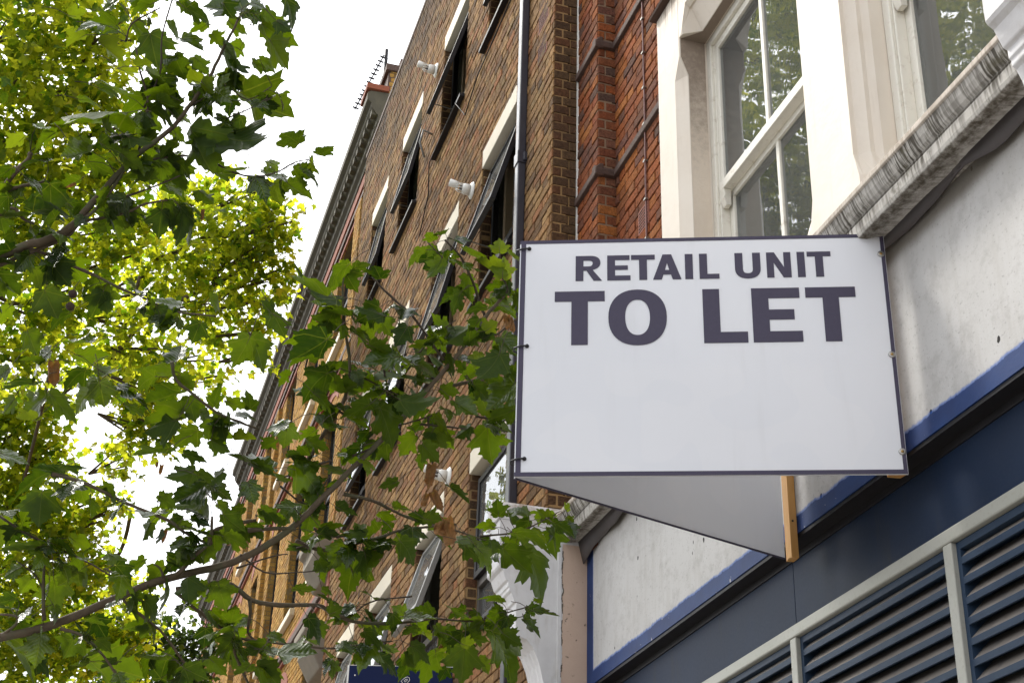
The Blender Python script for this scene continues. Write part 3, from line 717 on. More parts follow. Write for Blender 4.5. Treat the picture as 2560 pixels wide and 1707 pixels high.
(5.948,-1.846,1.994,5.893,-1.948,1.962,-0.608,0.084,0.789,1),
(6.06,-1.894,2.075,6.036,-1.909,2.09,0.516,0.047,0.855,0),
(6.203,-1.615,1.877,6.247,-1.62,1.726,0.93,-0.242,0.278,0),
(6.478,-1.451,1.906,6.53,-1.414,1.78,0.725,0.521,0.45,0),
(6.206,-1.489,1.836,6.315,-1.429,1.75,0.438,0.378,0.816,0),
(6.328,-1.504,1.871,6.314,-1.564,1.828,0.385,-0.599,0.702,2),
(6.281,-1.277,1.865,6.285,-1.345,1.851,-0.223,0.185,-0.957,1),
(6.434,-1.279,1.861,6.415,-1.384,1.826,0.218,-0.349,0.911,0),
(6.451,-1.407,1.894,6.478,-1.446,1.831,0.835,0.549,0.031,0),
(6.224,-1.209,1.82,6.257,-1.137,1.81,0.353,-0.033,0.935,0),
(6.152,-1.367,1.844,6.141,-1.466,1.799,0.52,-0.402,0.754,0),
(6.155,-1.159,1.884,6.161,-1.252,1.843,0.412,-0.346,0.843,0),
(6.356,-1.222,1.977,6.366,-1.285,1.959,0.52,-0.162,0.838,0),
(6.25,-1.161,1.944,6.273,-1.209,1.915,0.355,-0.349,0.868,2),
(6.35,-1.685,1.971,6.317,-1.757,1.947,0.465,-0.464,0.754,0),
(6.048,-1.561,1.846,6.033,-1.611,1.83,0.388,-0.388,0.836,2),
(6.401,-1.163,1.904,6.406,-1.207,1.892,-0.698,-0.267,0.664,1),
(6.351,-1.517,2.009,6.359,-1.569,1.961,0.272,-0.629,0.728,0),
(6.16,-1.391,1.93,6.212,-1.331,1.911,0.313,0.029,0.949,0),
(6.505,-1.498,2.023,6.538,-1.532,1.983,0.305,-0.578,0.757,2),
(6.236,-1.298,1.951,6.287,-1.242,1.932,0.384,-0.036,0.923,0),
(6.199,-1.688,2.008,6.215,-1.633,1.965,0.621,0.367,0.693,0),
(6.045,-1.714,1.998,6.062,-1.665,1.961,0.518,0.392,0.76,0),
(6.46,-1.751,1.915,6.466,-1.804,1.847,0.383,-0.716,0.583,0),
(6.487,-1.612,1.86,6.527,-1.587,1.807,0.692,0.287,0.662,0),
(5.972,-1.927,2.426,5.984,-1.861,2.477,0.4,-0.605,0.689,0),
(5.824,-1.89,2.361,5.806,-1.991,2.318,-0.01,-0.39,0.921,0),
(6.171,-1.856,2.361,6.209,-2.049,2.206,-0.007,-0.628,0.778,0),
(6.228,-1.77,2.37,6.276,-1.695,2.28,-0.579,0.752,0.314,1),
(6.087,-1.745,2.311,6.132,-1.891,2.221,0.187,-0.471,0.862,0),
(6.071,-1.714,2.455,6.025,-1.691,2.517,0.757,-0.174,0.63,0),
(6.081,-1.76,2.48,6.08,-1.863,2.442,0,-0.35,0.937,0),
(5.806,-1.71,2.28,5.812,-1.873,2.293,-0.047,0.081,0.996,0),
(5.87,-1.82,2.346,5.844,-1.883,2.317,0.744,0.005,-0.668,2),
(6.105,-2.048,2.544,6.095,-2.067,2.566,0.726,0.31,0.614,2),
(6.057,-2.032,2.486,6.057,-2.069,2.462,0.063,-0.55,0.833,0),
(6.061,-1.672,2.336,6.084,-1.622,2.293,0.584,0.357,0.729,0),
(6.039,-1.685,2.388,6.052,-1.609,2.412,0.119,-0.316,0.941,0),
(6.16,-1.824,2.361,6.137,-1.743,2.387,0.187,-0.247,0.951,0),
(5.969,-1.035,2.217,5.926,-1.309,2.238,-0.521,0.148,0.84,1),
(5.969,-1.023,2.215,5.977,-1.071,2.173,-0.175,0.634,-0.753,1),
(5.873,-1.075,2.239,5.936,-1.017,2.203,0.618,-0.771,-0.157,0),
(5.91,-1.176,2.215,5.99,-1.149,2.15,0.48,0.428,0.766,0),
(5.659,-1.185,2.123,5.655,-1.272,2.053,0.476,-0.565,0.674,0),
(6.185,-1.115,2.237,6.311,-1.061,2.114,0.579,0.337,0.742,0),
(5.895,-1.086,2.141,5.957,-1.138,2.037,0.781,0.602,0.166,0),
(5.813,-0.876,2.166,5.795,-0.954,2.195,0.46,0.215,0.861,0),
(5.835,-0.89,2.194,5.815,-0.965,2.248,0.425,0.449,0.786,0),
(6.171,-0.858,2.264,6.172,-0.934,2.255,0.183,-0.116,0.976,0),
(5.859,-0.63,2.23,5.858,-0.738,2.207,0.074,-0.207,0.976,0),
(6.035,-0.849,2.377,6.014,-0.937,2.395,0.303,0.113,0.946,2),
(5.691,-0.918,2.246,5.663,-1.003,2.204,0.222,-0.484,0.846,0),
(5.942,-1.144,2.345,5.944,-1.225,2.343,-0.07,0.014,-0.997,1),
(5.838,-1.183,2.338,5.802,-1.25,2.314,0.086,-0.37,0.925,0),
(5.569,-1.139,2.343,5.59,-1.069,2.303,0.386,0.365,0.847,0),
(5.615,-1.271,2.217,5.609,-1.342,2.206,0.362,-0.169,0.917,0),
(5.805,-1.418,2.45,5.851,-1.515,2.395,-0.034,-0.498,0.866,0),
(5.692,-1.438,2.174,5.64,-1.539,2.182,-0.633,0.376,0.676,1),
(5.881,-1.511,2.23,5.914,-1.625,2.16,0.311,-0.432,0.847,0),
(5.635,-1.503,2.126,5.641,-1.606,2.055,-0.831,-0.35,0.433,1),
(5.989,-0.818,1.977,5.981,-0.911,1.979,0.043,0.026,0.999,0),
(6.006,-0.939,1.997,6.001,-0.986,1.995,0.222,-0.061,0.973,0),
(5.996,-0.931,1.852,6.01,-0.957,1.787,0.595,-0.694,0.406,0),
(5.96,-0.97,1.882,5.931,-1.022,1.898,0.439,0.028,0.898,0),
(6.26,-1.1,1.974,6.253,-1.156,1.972,-0.749,0.073,0.658,1)]
DEAD = [(5.722,-1.313,2.5,5.801,-1.319,2.408,0.738,-0.2,0.645,1),
(5.781,-1.314,2.393,5.807,-1.294,2.316,0.945,-0.18,0.274,0.9),
(5.771,-1.337,2.399,5.811,-1.401,2.319,0.853,-0.109,0.51,0.8),
(5.81,-1.395,2.299,5.868,-1.372,2.188,0.877,-0.231,0.421,1),
(5.806,-1.407,2.299,5.893,-1.467,2.165,0.802,-0.132,0.582,0.8),
(6.104,-0.541,2.211,6.118,-0.564,2.136,0.97,-0.123,0.21,0.8),
(5.963,-1.054,2.198,5.98,-1.049,2.14,0.955,-0.157,0.253,0.8),
(6.003,-0.972,2.169,5.995,-0.992,2.125,0.939,-0.342,-0.023,0.6),
(5.711,0.277,2.711,5.765,0.253,2.595,0.909,0.041,0.415,0.6),
(5.177,-0.2,3.216,5.211,-0.203,3.177,0.754,-0.024,0.657,0.9),
(5.134,0.273,3.541,5.12,0.214,3.51,0.818,-0.413,0.401,0.8),
(5.28,0.305,3.294,5.315,0.332,3.296,0.398,-0.577,0.713,0.6),
(5.978,-0.266,2.157,6.024,-0.262,2.114,0.683,-0.077,0.726,0.5),
(5.862,-0.192,2.405,5.866,-0.19,2.37,0.994,-0.019,0.112,0.5),
(5.863,-0.211,2.394,5.894,-0.208,2.353,0.801,-0.045,0.597,0.5),
(6.332,-1.545,1.914,6.361,-1.526,1.892,0.715,-0.45,0.535,0.8),
(5.762,-1.29,2.654,5.763,-1.279,2.61,0.994,-0.113,0.013,0.8),
(5.433,-1.543,3.118,5.473,-1.564,3.052,0.798,-0.215,0.563,0.4),
(5.435,-1.557,3.107,5.47,-1.591,3.041,0.811,-0.211,0.545,0.4)]
TWIGS = [[(6.2126,0.3062,1.7111,0.0184),(6.1673,0.115,1.7694,0.0177),(6.072,-0.1297,1.8903,0.0169),(6.0115,-0.3211,1.9761,0.0162),(5.9629,-0.5194,2.0367,0.0154),(5.9252,-0.6541,2.1107,0.0146),(5.8705,-0.7847,2.2177,0.0138),(5.8309,-0.8692,2.3216,0.0129),(5.7919,-0.9552,2.4236,0.0121),(5.7382,-1.0551,2.5449,0.0113),(5.6696,-1.1691,2.6858,0.0104),(5.6078,-1.269,2.8217,0.0096),(5.5419,-1.3689,2.9651,0.0087),(5.4767,-1.4557,3.114,0.0078),(5.438,-1.5312,3.2209,0.007)],
[(5.4011,0.6109,2.9141,0.0186),(5.3177,0.4468,2.9971,0.0175),(5.2873,0.3621,3.0258,0.0163),(5.2437,0.2819,3.0807,0.0152),(5.2021,0.2337,3.1487,0.014),(5.1546,0.1792,3.224,0.0129),(5.1184,0.137,3.2852,0.0117),(5.0741,0.0809,3.354,0.0106),(5.0091,-0.0179,3.438,0.0094),(4.9518,-0.0781,3.5281,0.0082),(4.8873,-0.136,3.6324,0.0071),(4.8295,-0.1715,3.7363,0.0059),(4.7623,-0.2122,3.8546,0.0047)],
[(5.4148,0.606,2.8867,0.0093),(5.3521,0.4699,2.9596,0.0085),(5.315,0.3734,3.0068,0.0078),(5.2815,0.2915,3.0553,0.007),(5.2543,0.2485,3.1125,0.0063),(5.21,0.1114,3.1517,0.0055),(5.1756,0.0201,3.1968,0.0047),(5.156,-0.0603,3.2207,0.0039)],
[(5.203,0.2461,3.0822,0.0062),(5.1628,0.1787,3.1733,0.0054),(5.0841,0.0995,3.3279,0.0047)],
[(5.1929,0.1932,3.1796,0.0055),(5.1654,0.0925,3.2123,0.0044),(5.1411,0.015,3.2514,0.0034),(5.1004,-0.0906,3.3055,0.0024)],
[(5.3559,0.45,3.0186,0.007),(5.3578,0.3405,2.9979,0.0066),(5.3705,0.2764,2.9813,0.0061),(5.3765,0.164,2.9518,0.0056),(5.3869,0.0661,2.9217,0.0051),(5.3927,-0.0476,2.8917,0.0047),(5.4064,-0.0972,2.881,0.0042),(5.4154,-0.1625,2.8705,0.0037),(5.3929,-0.319,2.8695,0.0032)],
[(4.9728,-0.0784,3.5431,0.0035),(4.9106,-0.2023,3.6266,0.003),(4.9178,-0.3014,3.5973,0.0024),(4.8793,-0.3848,3.659,0.0019)],
[(4.9525,-0.2217,3.505,0.0032),(4.8915,-0.3336,3.557,0.0024),(4.8512,-0.4028,3.5939,0.0016)],
[(5.1102,0.0815,3.3778,0.0055),(5.065,0.0726,3.455,0.0049),(5.0047,0.0774,3.5669,0.0043),(4.9651,0.125,3.6636,0.0037),(4.9279,0.1551,3.7467,0.0032)],
[(5.0232,0.0875,3.5386,0.0041),(4.9422,0.0496,3.6656,0.0036),(4.8772,0.0645,3.7912,0.003),(4.8031,0.0492,3.9175,0.0025)],
[(5.0383,-0.2189,3.351,0.0041),(5.0378,-0.3327,3.3191,0.0036),(5.0127,-0.4382,3.3359,0.003),(4.9746,-0.5227,3.3875,0.0025),(4.9654,-0.5758,3.4031,0.0019)],
[(5.1622,0.1382,3.3133,0.0047),(5.1046,0.0249,3.3584,0.0043),(5.0564,-0.1083,3.376,0.0039),(5.0383,-0.2189,3.351,0.0035)],
[(4.9289,0.1965,3.7666,0.0039),(4.8907,0.1851,3.8299,0.0032),(4.8308,0.0895,3.8885,0.0024)],
[(5.4248,0.5881,3.2862,0.0112),(5.3708,0.5394,3.3587,0.0102),(5.3355,0.501,3.4024,0.0091),(5.3186,0.4968,3.431,0.008)],
[(5.412,0.5587,3.2941,0.0096),(5.3863,0.4998,3.3099,0.0072),(5.3559,0.4257,3.3262,0.0048)],
[(5.4039,0.6036,3.1187,0.0079),(5.3485,0.523,3.1769,0.0068),(5.3545,0.4791,3.1431,0.0058),(5.3512,0.4301,3.1234,0.0047)],
[(5.5256,-0.1794,2.7021,0.0064),(5.5898,-0.2075,2.6563,0.0061),(5.632,-0.2969,2.6186,0.0059),(5.6742,-0.3874,2.5802,0.0056),(5.7007,-0.4909,2.5632,0.0053),(5.7295,-0.5615,2.5596,0.005)],
[(5.8637,0.2099,2.293,0.008),(5.8626,0.1144,2.2805,0.0075),(5.8697,0.0325,2.2605,0.007),(5.878,-0.0847,2.2196,0.0065),(5.8746,-0.2671,2.1659,0.0059),(5.8934,-0.3377,2.1305,0.0054),(5.9028,-0.44,2.0957,0.0049)],
[(5.9004,-0.4478,2.0959,0.0098),(5.9085,-0.4503,2.151,0.0087),(5.9021,-0.5264,2.1939,0.0077),(5.8978,-0.6217,2.223,0.0066)],
[(5.9491,-0.3331,1.9609,0.0097),(5.9025,-0.3974,2.0471,0.0081),(5.8771,-0.444,2.1045,0.0065),(5.8476,-0.4375,2.1969,0.0049)],
[(5.9258,-0.5965,2.1855,0.0091),(5.8836,-0.7221,2.1963,0.0079),(5.8658,-0.786,2.1951,0.0066)],
[(5.9741,-0.342,1.9109,0.0113),(5.9782,-0.4656,1.9561,0.0108),(6.0063,-0.5653,1.9705,0.0102),(6.0637,-0.6598,1.9345,0.0096),(6.0922,-0.7811,1.9369,0.0091),(6.1014,-0.9335,1.9578,0.0085),(6.1482,-1.0117,1.9495,0.0078),(6.1929,-1.1087,1.9351,0.0072),(6.2102,-1.2526,1.9461,0.0066),(6.2351,-1.346,1.9695,0.0059),(6.2387,-1.4895,2.0053,0.0053)],
[(6.0515,-0.6503,1.9296,0.0075),(6.1134,-0.6643,1.8811,0.0064),(6.1782,-0.6705,1.8318,0.0053),(6.2187,-0.7304,1.7982,0.0042)],
[(5.9777,-0.3433,1.9037,0.0073),(6.0488,-0.4536,1.8543,0.0068),(6.1153,-0.5821,1.8039,0.0063),(6.1754,-0.64,1.8019,0.0057),(6.1831,-0.8769,1.8012,0.0052),(6.2076,-1.0346,1.8115,0.0046),(6.2277,-1.1575,1.8481,0.0041),(6.2434,-1.2998,1.8825,0.0035)],
[(6.0388,-0.5837,1.774,0.0065),(6.121,-0.6264,1.7093,0.0058),(6.2054,-0.6966,1.6264,0.005)],
[(5.9812,-0.8061,2.1888,0.0084),(6.0002,-0.8966,2.1681,0.0079),(6.0026,-0.9819,2.1801,0.0073),(5.9871,-1.0797,2.2182,0.0067),(5.9726,-1.1789,2.2535,0.0061),(5.9678,-1.2459,2.2881,0.0055),(5.9464,-1.3811,2.3171,0.0049),(5.9386,-1.4855,2.3377,0.0043)],
[(5.9369,-0.8706,2.2354,0.0059),(5.9673,-0.9197,2.2259,0.0054),(5.9777,-1.0073,2.2323,0.0048),(5.9816,-1.0754,2.2609,0.0043)],
[(5.8833,-0.9765,2.3839,0.0076),(5.9062,-1.1028,2.3831,0.0068),(5.9451,-1.2186,2.3587,0.006),(5.9814,-1.3166,2.3486,0.0052),(6.0021,-1.4662,2.3393,0.0044),(6.0227,-1.6461,2.3148,0.0035)],
[(5.9311,-0.5759,2.08,0.0041),(5.9834,-0.6875,2.0336,0.0034),(5.9928,-0.8209,2.0534,0.0027),(6.0077,-0.9227,2.0799,0.002)],
[(5.9613,-0.5692,2.0287,0.0041),(5.9205,-0.7058,2.0845,0.0031),(5.9215,-0.7708,2.102,0.002)],
[(5.7885,-0.8979,2.4902,0.0042),(5.8327,-0.8065,2.4579,0.0038),(5.8941,-0.6857,2.4098,0.0034)],
[(5.9004,-0.7058,2.3879,0.0042),(5.8996,-0.8305,2.324,0.0034),(5.8108,-0.9059,2.4456,0.0025)],
[(5.9101,-0.8139,2.5271,0.0094),(5.8104,-0.886,2.6835,0.0087),(5.7633,-0.9225,2.7631,0.0079),(5.7084,-0.929,2.8725,0.0072),(5.6709,-0.9054,2.9661,0.0064),(5.6425,-0.8795,3.0446,0.0057),(5.612,-0.8602,3.1233,0.0049),(5.5761,-0.8444,3.21,0.0042),(5.5609,-0.8434,3.2513,0.0034)],
[(5.4831,-0.9514,3.2292,0.0043),(5.4946,-1.01,3.1776,0.0046),(5.5038,-1.1039,3.1119,0.005),(5.5115,-1.1612,3.0679,0.0053),(5.537,-1.2428,2.979,0.0056),(5.5523,-1.3027,2.9199,0.006)],
[(5.3662,-1.2345,3.3996,0.0038),(5.3881,-1.3106,3.3469,0.0046),(5.4293,-1.3792,3.263,0.0054),(5.4756,-1.4315,3.1783,0.0062),(5.5055,-1.4688,3.1314,0.007)],
[(5.3921,-1.1633,3.39,0.0026),(5.4043,-1.2481,3.3235,0.0034)],
[(5.3535,-1.4789,3.4015,0.0035),(5.3986,-1.4987,3.3095,0.0041),(5.4212,-1.5363,3.2488,0.0046),(5.438,-1.5312,3.2209,0.0052)],
[(5.7798,-0.9397,2.6975,0.0051),(5.7706,-0.8184,2.7777,0.0046),(5.7464,-0.7463,2.8593,0.004),(5.7137,-0.7436,2.9199,0.0034)],
[(5.6917,-0.9263,2.8641,0.0043),(5.6821,-1.0408,2.8217,0.0037),(5.675,-1.1471,2.779,0.0031)],
[(5.6142,-1.0437,2.9432,0.0051),(5.6697,-1.0817,2.8228,0.0051),(5.6899,-1.098,2.7777,0.0051)],
[(5.7566,-0.9758,2.5073,0.0051),(5.7452,-1.0891,2.5752,0.0042),(5.7666,-1.1073,2.6337,0.0034)],
[(5.6814,-1.3659,2.8664,0.0087),(5.651,-1.4379,2.8838,0.0078),(5.627,-1.503,2.8933,0.007)],
[(5.7921,-1.2673,2.7173,0.0043),(5.7657,-1.3684,2.7123,0.0037),(5.7433,-1.4617,2.7041,0.0031)],
[(5.8262,-1.169,2.7069,0.0038),(5.7756,-1.2798,2.7408,0.0032),(5.7479,-1.3344,2.7623,0.0026)],
[(5.7667,-1.2951,2.7489,0.0052),(5.8102,-1.3198,2.657,0.0048),(5.8604,-1.3507,2.5499,0.0043)],
[(5.4587,-1.6087,3.1429,0.0038),(5.5147,-1.5366,3.0792,0.0038),(5.5502,-1.4756,3.0467,0.0038)],
[(5.6206,-1.5934,2.9643,0.0044),(5.5821,-1.559,2.9987,0.0039),(5.5351,-1.5254,3.0481,0.0035)],
[(5.75,-1.506,2.7755,0.0053),(5.7359,-1.5752,2.7649,0.0044),(5.711,-1.6684,2.7612,0.0035)],
[(6.2387,-1.4895,2.0053,0.0044),(6.2242,-1.6686,2.009,0.0037),(6.1967,-1.8072,2.0574,0.003),(6.1898,-1.8976,2.0938,0.0023)],
[(6.0226,-1.618,2.3297,0.0044),(5.9988,-1.776,2.3613,0.0037),(5.9691,-1.8958,2.4236,0.0029),(5.9649,-1.9596,2.4689,0.0021)],
[(6.1464,-1.7933,2.0135,0.0026),(6.122,-1.8594,2.0231,0.0021)],
[(6.0006,-0.1282,1.868,0.0064),(6.0329,-0.1826,1.8344,0.0058),(6.0643,-0.3057,1.7664,0.0053),(6.1124,-0.4013,1.6826,0.0047),(6.1621,-0.4982,1.5951,0.0041)],
[(6.1271,0.0817,1.7485,0.0064),(6.1133,-0.0155,1.7226,0.0056),(6.1255,-0.1048,1.6539,0.0048),(6.1493,-0.1814,1.5706,0.004)],
[(6.1316,0.1481,1.7751,0.008),(6.0829,0.1689,1.8742,0.0067),(6.0395,0.181,1.9593,0.0053),(5.9994,0.1784,2.0305,0.004)],
[(6.082,0.1658,1.8743,0.0048),(6.063,0.2067,1.9301,0.0036),(6.0579,0.2935,1.9847,0.0024)],
[(5.9935,-0.1257,1.8822,0.0064),(5.9699,-0.1257,1.9249,0.0053),(5.9674,-0.0823,1.9522,0.0043),(5.9696,-0.0491,1.9655,0.0032)],
[(5.9668,-0.2879,1.9525,0.0057),(5.9536,-0.2661,1.9878,0.0044),(5.9535,-0.2403,2.0014,0.0032)],
[(5.9986,0.3828,2.1388,0.0048),(5.999,0.2806,2.0847,0.0044),(5.9923,0.1809,2.0447,0.004),(5.9787,0.0327,1.9918,0.0036),(5.9745,-0.0848,1.938,0.0032)],
[(6.2112,0.3067,1.7139,0.0064),(6.1713,0.2529,1.7581,0.0059),(6.1571,0.258,1.7864,0.0053),(6.1722,0.3207,1.7918,0.0048)],
[(5.9691,-0.8732,2.1757,0.0034),(5.9961,-0.8115,2.1591,0.0034)],
[(6.1322,-1.3522,2.0566,0.0035),(6.1853,-1.2053,2.0372,0.0032),(6.2208,-1.1443,2.0047,0.003),(6.2552,-1.1013,1.965,0.0028)],
[(5.7329,-1.154,2.8838,0.0043),(5.6183,-1.2512,3.0407,0.0035),(5.5472,-1.3455,3.1203,0.0026)]]
CLUMPS = [(16.473,-1.117,10.126,0.432,0.457,0),
(16.889,-0.698,10.658,0.417,0.313,0),
(16.549,-1.521,9.777,0.305,0.406,0),
(16.801,-1.019,9.583,0.508,0.457,0),
(16.357,-0.519,9.581,0.445,0.445,0),
(16.892,-1.375,9.232,0.406,0.305,0),
(16.619,-0.307,10.285,0.356,0.305,0),
(16.643,-1.431,10.294,0.258,0.31,0),
(16.325,-1.603,10.14,0.178,0.229,0),
(16.649,-0.676,8.971,0.495,0.297,0),
(16.639,-0.148,9.264,0.445,0.445,0),
(17.16,-1.147,8.865,0.305,0.178,0),
(17.354,-1.001,8.591,0.152,0.203,0),
(16.235,-1.247,10.49,0.279,0.203,0),
(16.974,-1.64,8.518,0.101,0.201,0),
(17.275,-1.134,8.237,0.126,0.302,0),
(16.654,-1.667,9.51,0.203,0.305,0),
(16.93,-1.52,8.874,0.202,0.202,0),
(12.748,1.506,9.709,0.521,0.441,1),
(13.041,0.988,9.974,0.456,0.373,1),
(12.997,1.29,9.145,0.521,0.441,1),
(13.225,0.791,9.539,0.373,0.414,1),
(13.303,1.393,8.645,0.361,0.441,1),
(13.36,0.931,8.94,0.45,0.368,1),
(12.939,0.586,9.949,0.249,0.373,1),
(13.36,0.435,9.107,0.331,0.373,1),
(13.763,1.135,8.317,0.45,0.368,1),
(13.808,0.618,8.606,0.417,0.334,1),
(13.949,0.211,8.99,0.342,0.299,1),
(14.382,0.464,8.338,0.47,0.342,1),
(14.151,0.899,7.918,0.456,0.331,1),
(14.198,1.322,8.053,0.249,0.373,1),
(14.207,0.164,8.498,0.342,0.257,1),
(14.934,1.038,7.639,0.342,0.299,1),
(14.747,0.561,7.728,0.428,0.299,1),
(15.171,0.03,7.749,0.353,0.309,1),
(15.275,-0.194,7.442,0.309,0.265,1),
(15.406,-0.335,7.133,0.265,0.265,1),
(15.21,1.121,7.181,0.257,0.299,1),
(15.633,-0.548,7.677,0.273,0.227,1),
(16.02,-0.59,6.952,0.273,0.227,1),
(16.126,-0.243,6.943,0.182,0.273,1),
(12.454,1.314,10.141,0.642,0.241,1),
(15.999,-0.149,7.223,0.227,0.273,1),
(18.436,1.089,7.723,0.406,0.457,2),
(18.764,1.187,7.179,0.356,0.457,2),
(18.445,0.709,7.508,0.305,0.356,2),
(19.1,0.446,7.25,0.261,0.261,2),
(18.915,0.702,6.652,0.457,0.406,2),
(19.255,0.114,6.797,0.313,0.313,2),
(19.251,0.905,6.15,0.406,0.356,2),
(19.089,0.209,6.079,0.457,0.356,2),
(19.446,0.566,5.619,0.508,0.356,2),
(19.769,-0.125,5.739,0.469,0.313,2),
(19.737,0.624,5.121,0.508,0.305,2),
(20.045,-0.058,5.275,0.521,0.261,2),
(20.121,-0.64,5.9,0.321,0.267,2),
(20.31,-0.707,5.523,0.374,0.321,2),
(21.942,-0.573,6.904,0.353,0.206,2),
(19.386,-0.209,6.389,0.209,0.209,2),
(19.033,-0.194,7.036,0.156,0.209,2),
(19.025,0.03,7.169,0.156,0.156,2),
(18.338,1.34,8.032,0.406,0.406,2),
(18.131,0.821,8.136,0.356,0.305,2),
(18.239,-0.133,7.44,0.203,0.254,2),
(18.84,0.945,6.915,0.457,0.406,2),
(18.999,0.403,6.344,0.457,0.406,2),
(19.557,0.85,5.566,0.356,0.406,2),
(19.515,0.218,5.313,0.508,0.356,2),
(19.847,-0.374,5.469,0.417,0.313,2),
(16.909,0.363,7.975,0.337,0.289,2),
(16.791,-0.104,7.945,0.289,0.289,2),
(15.961,0.828,7.801,0.409,0.318,2),
(13.506,2.267,9.375,0.695,0.613,1),
(14.255,2.312,8.468,0.704,0.622,1),
(14.118,2.932,9.039,0.704,0.704,1),
(15.119,1.924,7.767,0.642,0.556,1),
(15.203,2.892,8.12,0.684,0.642,1),
(13.431,2.945,9.865,0.613,0.573,1),
(18.634,1.988,7.834,0.66,0.66,2),
(19.225,1.884,6.71,0.711,0.609,2),
(19.191,2.758,7.227,0.711,0.711,2),
(19.734,1.594,5.636,0.711,0.609,2),
(19.797,2.541,6.016,0.711,0.711,2),
(24.005,-1.33,7.039,0.449,0.225,3),
(24.221,-0.931,6.857,0.449,0.257,3),
(23.997,-1.668,6.877,0.321,0.257,3),
(24.269,-1.289,6.582,0.513,0.321,3),
(24.111,-1.912,6.542,0.321,0.289,3),
(24.55,-0.777,6.341,0.513,0.257,3),
(24.318,-1.646,6.307,0.513,0.257,3),
(23.895,-2.005,6.886,0.16,0.257,3),
(15.5,2.1,14.3,1.5,1.5,1),
(17.2,3,15.8,1.6,1.6,1),
(13.1,3.5,12.7,1.3,1.3,1),
(15.2,5,14.8,1.6,1.6,1),
(14,2.9,14.2,1.3,1.3,1),
(13.6,4.6,13,1.4,1.4,1),
(16.5,4.4,16.6,1.5,1.5,1),
(15.2,2.6,12.6,1.2,1.2,1),
(18.6,3.9,17.3,1.4,1.4,1)]
FAR_LIMBS = [(0,[(16.776,0.156,8.109,0.058),(16.557,-0.021,8.412,0.048),(16.353,-0.305,8.634,0.038),(16.17,-0.597,8.812,0.029)]),
(0,[(16.642,0.102,8.324,0.034),(16.408,0.032,8.71,0.026),(16.232,-0.006,9.01,0.019)]),
(0,[(17.069,-0.63,9.302,0.03),(16.846,-1.035,9.493,0.023),(16.593,-1.375,9.773,0.015)]),
(0,[(16.913,-0.897,9.444,0.025),(16.697,-1.035,9.764,0.022),(16.518,-1.133,10.037,0.019),(16.443,-1.052,10.215,0.015)]),
(0,[(15.841,1.016,8.119,0.023),(15.678,0.592,8.191,0.021),(15.519,0.215,8.281,0.02),(15.433,0.005,8.327,0.018)]),
(1,[(14.16,1.731,8.336,0.037),(13.966,1.361,8.494,0.033),(13.832,1.321,8.715,0.029),(13.607,1.181,9.05,0.025),(13.401,1.036,9.348,0.021),(13.158,0.903,9.719,0.017)]),
(1,[(13.676,1.64,9.166,0.012),(13.613,1.399,9.154,0.012),(13.507,1.085,9.181,0.012)]),
(1,[(13.832,1.321,8.715,0.021),(13.675,0.937,8.799,0.017),(13.482,0.567,8.956,0.012)]),
(1,[(14.969,1.57,7.852,0.03),(14.921,1.133,7.712,0.024),(14.596,0.615,8.03,0.019),(14.359,0.11,8.195,0.013)]),
(1,[(13.158,0.903,9.719,0.017),(12.993,0.83,9.979,0.012),(12.932,1.028,10.194,0.008)]),
(2,[(16.745,0.83,8.517,0.024),(17.226,0.863,7.663,0.022),(17.721,0.941,6.806,0.019)]),
(2,[(19.436,-0.395,7.27,0.027),(19.742,-0.334,6.746,0.025),(20.102,-0.01,6.263,0.023),(20.416,0.332,5.874,0.021)]),
(2,[(18.607,1.243,7.493,0.02),(18.66,1.009,7.274,0.015),(18.729,0.661,6.968,0.01)]),
(3,[(24.597,-0.726,6.282,0.032),(24.24,-1.074,6.747,0.026),(24.005,-1.33,7.039,0.019)])]
BARE = (20, 21, 22, 27, 28, 29)
DENS = 1.9
# ------------------------------------------------------------ ground
def structure(name, mb, m):
    o = mb.build(name, m); o['kind'] = 'structure'; return o
g = MB(); g.add([(-300, -300, -1.76), (300, -300, -1.76), (300, 300, -1.76), (-300, 300, -1.76)], [(0, 1, 2, 3)]); structure('road', g, M['asphalt'])
g = MB(); g.box(-60, 90, -2.9, 2.4, -1.75, -1.60); structure('pavement', g, M['paving'])

# ------------------------------------------------------------ brickwork
def cuts(a, b, holes):
    segs = [(a, b)]
    for h0, h1 in holes:
        out = []
        for s0, s1 in segs:
            if h1 <= s0 or h0 >= s1: out.append((s0, s1)); continue
            if h0 > s0: out.append((s0, h0))
            if h1 < s1: out.append((h1, s1))
        segs = out
    return segs

